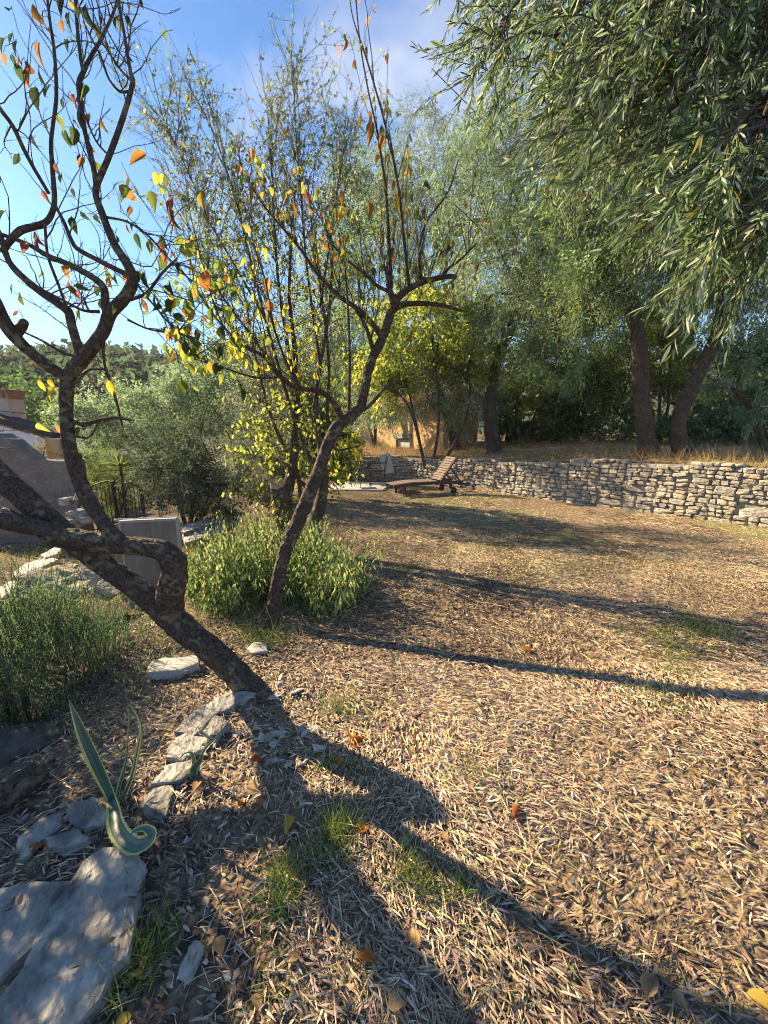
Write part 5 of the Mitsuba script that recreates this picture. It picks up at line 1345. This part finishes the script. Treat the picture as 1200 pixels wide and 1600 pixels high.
for q in range(9):
    a = np.array([-1.72 + rng.normal(0, 0.1), 2.35 + rng.normal(0, 0.08), -0.12])
    e = np.array([-2.3 + rng.normal(0, 0.4), 2.5 + rng.normal(0, 0.3), 0.05 + rng.uniform(-0.1, 0.2)])
    wd.append(tube(*smooth_path([a, (a + e) / 2 + rng.normal(0, 0.06, 3), e], [0.012, 0.01, 0.005], 0.03), 6, 0.15, 3, 30))
part(RM, 'woody_stems', join(wd), 'm_bark', True)


# the weeds with drooping leaves around the leaning tree
def weeds(name, label, n, sampler, h, leafL, cols, w, seed):
    rg = np.random.default_rng(seed)
    p0 = sampler(rg, n)
    P, R = shoots(rg, p0, rg.normal(0, 0.30, (n, 3)) + [0, 0, 1], rg.uniform(*h, n) * (0.45 + 1.0 * meshkit.noise(p0 * 3.1 + 4, 8)), 7, 0.08, (0.0, 0, 0.02), 0.0035, 0.002)
    per = 26
    i = np.repeat(np.arange(n), per); m = n * per
    t = np.tile(np.linspace(0.2, 1.0, per), n)
    pp, pd = along(P, i, t)
    out = rand_dir(rg, m) * [1, 1, 0.2]
    mid = pp + unit(out) * rg.uniform(0.012, 0.055, (m, 1)) + [0, 0, 0.008]
    ax = unit(unit(out) * 0.6 + [0, 0, -0.75] + rg.normal(0, 0.2, (m, 3)))
    L = rg.uniform(*leafL, m) * (1.15 - 0.4 * t) * np.where(rg.random(n) < 0.35, 1.5, 0.95)[i]
    c = palette(rg, cols, w, n, 0.15)[i] * rg.uniform(0.8, 1.2, (m, 1))
    return join([place(SMALL, mid, ax, unit(out) + [0, 0, 0.5], L, L * 0.33, c)]), batch_tubes(P, R, 4)


def weed_spot(rg, n):
    t, r = rg.uniform(0, 2 * math.pi, n), np.sqrt(rg.uniform(0, 1, n))
    x = -1.10 + 0.90 * r * np.cos(t); y = 4.0 + 0.85 * r * np.sin(t) - 0.25 * r * np.cos(t)
    keep = np.hypot(x + 0.92, y - 3.15) > 0.35
    return gpt(np.where(keep, x, x - 0.4), np.where(keep, y, y + 0.5), -0.02)


wl, wst = weeds('', '', 700, weed_spot, (0.26, 0.70), (0.03, 0.065), [(0.22, 0.30, 0.11), (0.31, 0.38, 0.16), (0.15, 0.22, 0.07), (0.42, 0.46, 0.17)], (4, 3, 3, 1.2), 71)
stuff('weeds', wl, 'm_leaf', 'soft green weeds with drooping leaves around the foot of the leaning tree', 'weeds')
part('weeds', 'stems', wst, 'm_blade', True, color=np.tile([[0.14, 0.17, 0.06]], (len(wst[0]), 1)), kind='stuff')


# grass: tufts, dry sward, terrace grass
def blades(rg, pos, h, w, lean, cols, wts, droop=0.5, K=2):
    n = len(pos)
    P, R = shoots(rg, pos, rg.normal(0, lean, (n, 3)) + [0, 0, 1], h, K + 1, 0.12, (0, 0, -droop * 0.22), 1, 1)
    side = unit(np.cross(unit(P[:, -1] - P[:, 0]), rand_dir(rg, n)))
    wd = np.linspace(1, 0.12, K + 2)[None, :, None] * (np.broadcast_to(w, n) / 2)[:, None, None]
    A, Bv = P - side[:, None] * wd, P + side[:, None] * wd
    V = np.stack([A, Bv], 2).reshape(n, -1, 3)
    k = np.arange(K + 1) * 2
    f = np.concatenate([np.stack([k, k + 1, k + 3], 1), np.stack([k, k + 3, k + 2], 1)])
    Fc = f[None] + (np.arange(n) * V.shape[1])[:, None, None]
    C = np.repeat(palette(rg, cols, wts, n, 0.2), V.shape[1], 0)
    return V.reshape(-1, 3), Fc.reshape(-1, 3), C


rng = np.random.default_rng(81)
GR = [(0.13, 0.21, 0.045), (0.19, 0.26, 0.06), (0.09, 0.15, 0.04), (0.32, 0.30, 0.10)]
ST = [(0.46, 0.37, 0.21), (0.38, 0.30, 0.17), (0.55, 0.46, 0.29), (0.30, 0.27, 0.10)]
tf = []
for px, py, r, n, h in [(530, 1110, .10, 120, .08), (560, 1120, .12, 90, .06), (520, 1328, .06, 170, .08), (530, 1300, .05, 120, .08), (445, 1378, .05, 150, .08), (440, 1420, .05, 110, .07), (635, 1365, .06, 170, .07), (665, 1385, .06, 140, .06), (715, 1400, .05, 110, .06), (510, 1200, .05, 80, .06), (560, 1205, .06, 70, .05), (645, 888, .10, 90, .10), (620, 890, .09, 60, .09),
                        (430, 1005, .10, 90, .12), (395, 995, .12, 100, .14), (1095, 988, .16, 170, .10), (1050, 1005, .16, 150, .09), (1065, 1050, .14, 120, .09), (720, 1215, .10, 90, .06), (745, 1208, .08, 80, .05), (690, 1030, .08, 40, .05), (1045, 1100, .1, 60, .06), (870, 880, .5, 420, .06), (820, 900, .4, 260, .06), (1000, 885, .6, 300, .06), (900, 855, .7, 300, .05), (790, 870, .5, 240, .05), (1120, 870, .6, 240, .06), (640, 860, .4, 160, .05), (235, 1490, .04, 60, .08), (205, 1530, .05, 80, .08), (250, 1460, .04, 50, .07), (560, 1530, .05, 60, .04), (420, 1550, .06, 60, .05), (1010, 1090, .12, 80, .07), (940, 975, .2, 90, .06), (1010, 1530, .05, 40, .03)]:
    c = on_z(px, py); n = int(n * (2.6 if r > 0.13 else 1.8)); p = rng.normal(0, 1, (n, 2)) * r * 0.7 + c[:2]
    tf.append(blades(rng, gpt(p[:, 0], p[:, 1], -0.01), rng.uniform(0.5, 1.3, n) * h * 1.3, rng.uniform(0.0024, 0.005, n), 0.5, GR, [4, 3, 3, 2.5], 1.0))
stuff('grass_tufts', join(tf), 'm_blade', 'thin green grass tufts dotted over the dry lawn', 'grass')
# long dry blades round the leaning tree and the weeds
n = 900
t, r = rng.uniform(0, 6.283, n), np.sqrt(rng.uniform(0, 1, n))
x, y = -1.15 + 1.0 * r * np.cos(t), 3.85 + 0.95 * r * np.sin(t) - 0.25 * r * np.cos(t)
dg = [blades(rng, gpt(x, y, -0.01), rng.uniform(0.12, 0.36, n), rng.uniform(0.003, 0.006, n), 0.8, ST + [(0.2, 0.23, 0.08)], [3, 2, 3, 2, 2], 1.6, 3)]
n = 420
x, y = rng.uniform(-1.85, -1.25, n), rng.uniform(2.75, 3.4, n)
dg.append(blades(rng, gpt(x, y, -0.01), rng.uniform(0.12, 0.3, n), rng.uniform(0.003, 0.005, n), 0.7, ST + [(0.24, 0.27, 0.09)], [3, 2, 3, 2, 2], 1.3, 3))
# dry sward on the lawn (thin standing straws)
n = 48000
dd = 2.2 + 10.5 * rng.random(n) ** 0.8
x = rng.uniform(-1, 1, n) * (0.95 * dd + 0.8)
ok = (x > edge_x(dd) + 0.3) & (dd < wall_y(x) - 0.15) & (rng.random(n) < 0.25 + 0.75 * sstep(2.2, 5.5, dd))
cl = meshkit.fbm(np.stack([x * 0.9, dd * 0.9, 0 * x + 3], -1), 3, 6)
ok &= rng.random(n) < sstep(0.30, 0.62, cl) + 0.2
x, dd = x[ok], dd[ok]; n = len(x)
dg.append(blades(rng, gpt(x, dd, -0.005), rng.uniform(0.03, 0.085, n) * (0.8 + 0.04 * dd), rng.uniform(0.002, 0.0035, n) * (0.7 + 0.16 * dd), 0.9, ST + [(0.30, 0.32, 0.09)], [3, 2.4, 4, 1.5, 1.6], 1.0, 1))
stuff('dry_grass', join(dg), 'm_blade', 'straw coloured dry grass spread over the lawn and around the weeds', 'grass')
# terrace grass along the wall top
n = 15000
x = rng.uniform(-2.2, 9.5, n); u = rng.random(n) ** 1.5 * 6.5
y = wall_y(x) + 0.16 + u
h = rng.uniform(0.12, 0.42, n) * (0.65 + 0.7 * meshkit.noise(np.stack([x * 1.1, y * 1.1, 0 * x], -1), 5))
tg = [blades(rng, gpt(x, y, -0.02), h, rng.uniform(0.004, 0.009, n), 0.35, [(0.46, 0.33, 0.16), (0.36, 0.24, 0.11), (0.54, 0.42, 0.23), (0.30, 0.19, 0.10), (0.20, 0.20, 0.08)], [4, 3, 2, 2, 1.2], 0.9, 2)]
n = 1400   # hanging over the wall edge
x = rng.uniform(2.5, 8.5, n); y = wall_y(x) + 0.16
q = gpt(x, y + 0.15, 0.0)
tg.append(blades(rng, np.stack([x, y - 0.02, q[:, 2]], 1), rng.uniform(0.12, 0.32, n), rng.uniform(0.004, 0.008, n), 0.8, [(0.46, 0.33, 0.16), (0.36, 0.24, 0.11), (0.54, 0.42, 0.23)], [4, 3, 2], 2.6, 3))
stuff('terrace_grass', join(tg), 'm_blade', 'tall tawny dry grass along the top of the stone wall', 'grass')
# bright yellowing grass on the left bank and lower ground
n = 2600
x, y = rng.uniform(-7.5, -2.6, n), rng.uniform(4.6, 9.0, n)
bgp = blades(rng, gpt(x, y, -0.02), rng.uniform(0.08, 0.26, n), rng.uniform(0.006, 0.010, n), 0.5, [(0.38, 0.33, 0.08), (0.28, 0.28, 0.07), (0.46, 0.38, 0.16), (0.14, 0.18, 0.05)], [4, 3, 2, 2], 1.0, 2)
stuff('bank_grass', bgp, 'm_blade', 'sunlit yellowing grass on the bank beyond the rosemary', 'grass')

# spiky yucca by the bush
YU = thing('yucca', 'small spiky yucca in front of the dark bush, above the garden gate', 'plant')
c = at(188, 728, 9.7)
part(YU, 'stem', tube(np.array([[c[0], c[1], -1.0], c - [0, 0, 0.3], c]), np.array([0.03, 0.03, 0.03]), 10, 0.1, 2, 9), 'm_bark', 50)
n = 70
dl = rand_dir(rng, n); dl[:, 2] = np.abs(dl[:, 2]) * 0.9 - 0.1
L = rng.uniform(0.35, 0.6, n)
part(YU, 'blades', place(BLADE, np.repeat(c[None], n, 0), dl, rand_dir(rng, n), L, 0.03, palette(rng, [(0.14, 0.2, 0.06), (0.2, 0.26, 0.08)], [1, 1], n)), 'm_leaf', kind='stuff')

# dry clumps on the earth bank between the trees, and the bank itself
v = np.array(trimesh.creation.icosphere(subdivisions=4).vertices); f = np.array(trimesh.creation.icosphere(subdivisions=4).faces)
v = v * (1 + 0.4 * (meshkit.fbm(v * 2.2, 4, 16) - 0.5) + 0.15 * (meshkit.fbm(v * 8, 3, 1) - 0.5))[:, None]
EB = thing('earth_bank', 'bare earth bank with dry roots between the olive trunks', 'earth bank')
put(EB, (v * [0.9, 1.0, 0.75] + at(828, 690, 16.0), f), 'm_soil', True)

# ------------------------------------------------------------------ fallen litter
rng = np.random.default_rng(91)


def litter(n, d0, d1, power, size, wide, cols, w, keepfn, pile=0.012, align=0.5):
    d = d0 + (d1 - d0) * rng.random(n) ** power
    x = rng.uniform(-1, 1, n) * (0.97 * d + 0.55)
    k = keepfn(x, d)
    d, x = d[k], x[k]; n = len(x)
    q = np.stack([x * 1.3, d * 1.3, 0 * x], -1)
    a = 5.0 * (meshkit.fbm(q, 2, 21) - 0.5) - 0.75 + rng.normal(0, 0.55, n)
    a = np.where(rng.random(n) < align, a, rng.uniform(0, 6.283, n))
    ax = np.stack([np.cos(a), np.sin(a), rng.normal(0.0, 0.10, n)], 1)
    nr = rng.normal(0, 0.25, (n, 3)) + [0, 0, 1]
    L = rng.uniform(*size, n) * (1 + 0.10 * np.clip(d - 2.5, 0, 10))
    return place(LITTER, gpt(x, d, 0.002) + np.stack([0 * x, 0 * x, rng.random(n) ** 2 * pile + np.abs(ax[:, 2]) * L * 0.4], 1), ax, nr, L, L * rng.uniform(*wide, n), palette(rng, cols, w, n, 0.24, 0.06) * (0.55 + 0.9 * meshkit.fbm(np.stack([x * 1.1, d * 1.1, 0 * x + 7], -1), 3, 41))[:, None])


TAN = [(0.46, 0.345, 0.225), (0.36, 0.255, 0.165), (0.58, 0.47, 0.33), (0.25, 0.17, 0.115), (0.38, 0.32, 0.245), (0.15, 0.105, 0.07), (0.33, 0.29, 0.12)]
TW = [3, 3, 1.6, 3, 1.0, 2.4, 0.7]


def dens(x, d):
    cl = meshkit.fbm(np.stack([x * 1.7, d * 1.7, 0 * x], -1), 3, 33)
    right = sstep(-0.75, 0.50, x - 0.10 * (d - 1.5))
    return (rng.random(len(x)) < np.clip(0.09 + 0.95 * right, 0, 1) * (0.28 + 0.9 * sstep(0.36, 0.58, cl))) & (x > edge_x(d) - 0.6) & (d < wall_y(x) - 0.1)


lt = [litter(120000, 0.7, 2.6, 0.75, (0.016, 0.060), (0.08, 0.14), TAN, TW, dens),
      litter(110000, 2.4, 5.5, 0.7, (0.014, 0.044), (0.09, 0.16), TAN, TW, dens),
      litter(50000, 5.3, 13.5, 0.75, (0.022, 0.05), (0.10, 0.18), TAN, TW, lambda x, d: dens(x, d) & (x > edge_x(d) + 0.2))]
lt += [litter(34000, 0.75, 5, 0.7, (0.007, 0.022), (0.3, 0.7), [(0.20, 0.14, 0.09), (0.30, 0.21, 0.135), (0.12, 0.085, 0.06)], [3, 2, 2], dens, 0.014, 0.1)]
lt += [litter(30000, 0.8, 8, 0.7, (0.06, 0.14), (0.014, 0.03), ST, [3, 3, 3, 1], dens, 0.018, 0.35)]
stuff('leaf_litter', join(lt), 'm_litter', 'thick tan litter of dry narrow olive leaves covering the lawn', 'leaf litter')


def left(x, d):
    return (rng.random(len(x)) < 0.9 * sstep(0.35, -0.5, x)) & (x > edge_x(d) - 1.0)


dk = [litter(20000, 0.75, 3.4, 0.8, (0.012, 0.04), (0.2, 0.5), [(0.15, 0.10, 0.07), (0.22, 0.155, 0.105), (0.09, 0.065, 0.05), (0.30, 0.23, 0.17)], [4, 3, 3, 1.5], left, 0.01, 0.2),
      litter(7000, 0.75, 3.2, 0.8, (0.05, 0.12), (0.018, 0.04), [(0.25, 0.19, 0.13), (0.36, 0.29, 0.2), (0.14, 0.10, 0.07)], [3, 2, 2], left, 0.02, 0.3)]
stuff('dark_litter', join(dk), 'm_litter', 'dark crumbled litter and dry stalks on the soil around the slates', 'leaf litter')

FL = '545 1170 24 o;552 1163 18 o;447 1283 24 y;560 1308 22 o;802 1285 26 r;640 1172 14 t;405 1245 24 t;468 1358 26 t;392 1195 16 r;585 1508 26 o;480 1360 24 t;500 1428 22 t;340 1470 26 t;312 1225 18 t;322 1222 16 p;375 1265 14 o;255 1455 16 t;232 1500 20 t;205 1588 24 y;220 1535 22 y;180 1475 26 t;155 1495 24 o;12 1540 28 t;1165 1555 40 y;1010 1565 34 t;1050 1550 22 t;655 1488 26 t;700 1320 18 t;1095 1220 18 t;830 1020 14 o;1155 1318 14 y;745 1120 12 t;640 1320 20 p;418 1165 18 p;410 1247 18 p;605 1580 24 t;520 1195 14 o;300 1390 14 p;325 1420 14 p;960 1185 14 t;700 950 12 t;880 1085 12 t;470 1500 20 t;395 1560 22 t;70 1340 18 t;45 1340 20 o'
LC = {'o': (0.46, 0.20, 0.05), 'y': (0.56, 0.42, 0.10), 'r': (0.40, 0.13, 0.05), 't': (0.46, 0.33, 0.18), 'p': (0.50, 0.44, 0.34)}
WORD = {'o': 'orange', 'y': 'yellow', 'r': 'rusty red', 't': 'curled tan', 'p': 'pale bleached'}
LM = {'the foot of the hooked tree': (390, 1085), 'the tiny agave': (303, 1205), 'the tip of the longest slate': (215, 1335), 'the bottom left corner': (60, 1560), 'the bottom right corner': (1180, 1580),
      'the middle of the bottom edge': (600, 1590), 'the right edge of the lawn': (1190, 1230), 'the middle of the lawn': (780, 1090), 'the grass tufts in the long shadow': (520, 1340)}
near = []
for s in FL.split(';'):
    px, py, sz, c = s.split(); dl = {k: math.hypot(float(px) - a, float(py) - b) for k, (a, b) in LM.items()}
    k = min(dl, key=dl.get); near.append((c, k, dl[k]))
ORD = ['nearest to', 'second nearest to', 'third nearest to', 'fourth nearest to', 'fifth nearest to', 'sixth nearest to', 'seventh nearest to', 'eighth nearest to']
for q, s in enumerate(FL.split(';')):
    rank = sorted(d for c, k, d in near if (c, k) == near[q][:2]).index(near[q][2])
    px, py, sz, c = s.split(); px, py, sz = float(px), float(py), float(sz)
    p = on_z(px, py); p = gpt(p[0], p[1], 0.014)
    a = rng.uniform(0, 6.283)
    L = sz * depth_of(p) / F * 1.25
    key = thing('fallen_leaf', f'{WORD[c]} broad fallen leaf {ORD[rank]} {near[q][1]}', 'leaf', f'{WORD[c]} broad leaves scattered over the ground')
    put(key, place(OVATE_CURL if rng.random() < 0.6 else OVATE, p[None], np.array([[math.cos(a), math.sin(a), rng.uniform(0.05, 0.35)]]), rng.normal(0, 0.3, (1, 3)) + [0, 0, 1], np.array([L]), np.array([L * 0.6]), jitter(rng, LC[c], 1, 0.08, 0.04)), 'm_leaf', True)

# a few leaves and crumbs lying on the slates
q = []
for px, py, z, r, n in [(160, 1420, .05, .12, 12), (90, 1540, .05, .12, 14), (30, 1440, .035, .10, 12), (60, 1300, .025, .05, 8), (245, 1255, .025, .03, 5), (300, 1170, .035, .06, 8), (320, 1115, .04, .06, 8), (140, 1270, .025, .04, 6), (270, 1036, .065, .08, 8)]:
    c = on_z(px, py, z); p = c + np.append(rng.normal(0, 1, (n, 2)) * r, np.full((n, 1), 0.006), 1); a = rng.uniform(0, 6.283, n)
    L = rng.uniform(0.012, 0.045, n)
    q.append(place(LITTER, p, np.stack([np.cos(a), np.sin(a), rng.uniform(0, 0.2, n)], 1), rng.normal(0, 0.2, (n, 3)) + [0, 0, 1], L, L * rng.uniform(0.1, 0.4, n), palette(rng, TAN, TW, n, 0.2) * 0.6))
stuff('slab_litter', join(q), 'm_litter', 'scattered dry leaves and crumbs lying on top of the slates', 'leaf litter')

# stone chips in the soil beside the edging
rg = np.random.default_rng(17)
for k in range(64):
    px, py = rg.normal(425, 42) if k < 40 else rg.uniform(235, 480), rg.normal(1130, 38) if k < 40 else rg.uniform(1180, 1580)
    p = on_z(px, py); p = gpt(p[0], p[1], 0.010)
    s_ = rg.uniform(5, 13) * (1.25 if k < 40 else 1.0) * depth_of(p) / F
    h = trimesh.convex.convex_hull(rg.normal(0, 1, (9, 3)) / 2.2 * [1, 0.7, 0.35])
    key = thing('stone_chip', 'small pale stone chip lying in the dark soil beside the edging slates', 'stone', 'stone chips in the soil by the edging slates')
    put(key, (np.array(h.vertices) * s_ @ rot_z(rg.uniform(0, 6.3)).T + p, np.array(h.faces)), ['m_slate', 'm_pale', 'm_stone_1', 'm_stone_0'][k % 4])

# ------------------------------------------------------------------ the air
COUNT['haze'] = 1
scene['haze'] = {'type': 'cube', 'to_world': T().translate([0, 0, 14.0]).scale([700, 700, 24.0]), 'bsdf': {'type': 'null'}, 'interior': {'type': 'ref', 'id': 'air'}}
labels['haze'] = {'kind': 'stuff', 'label': 'thin sunlit haze in the air in front of the wooded hill', 'category': 'haze'}
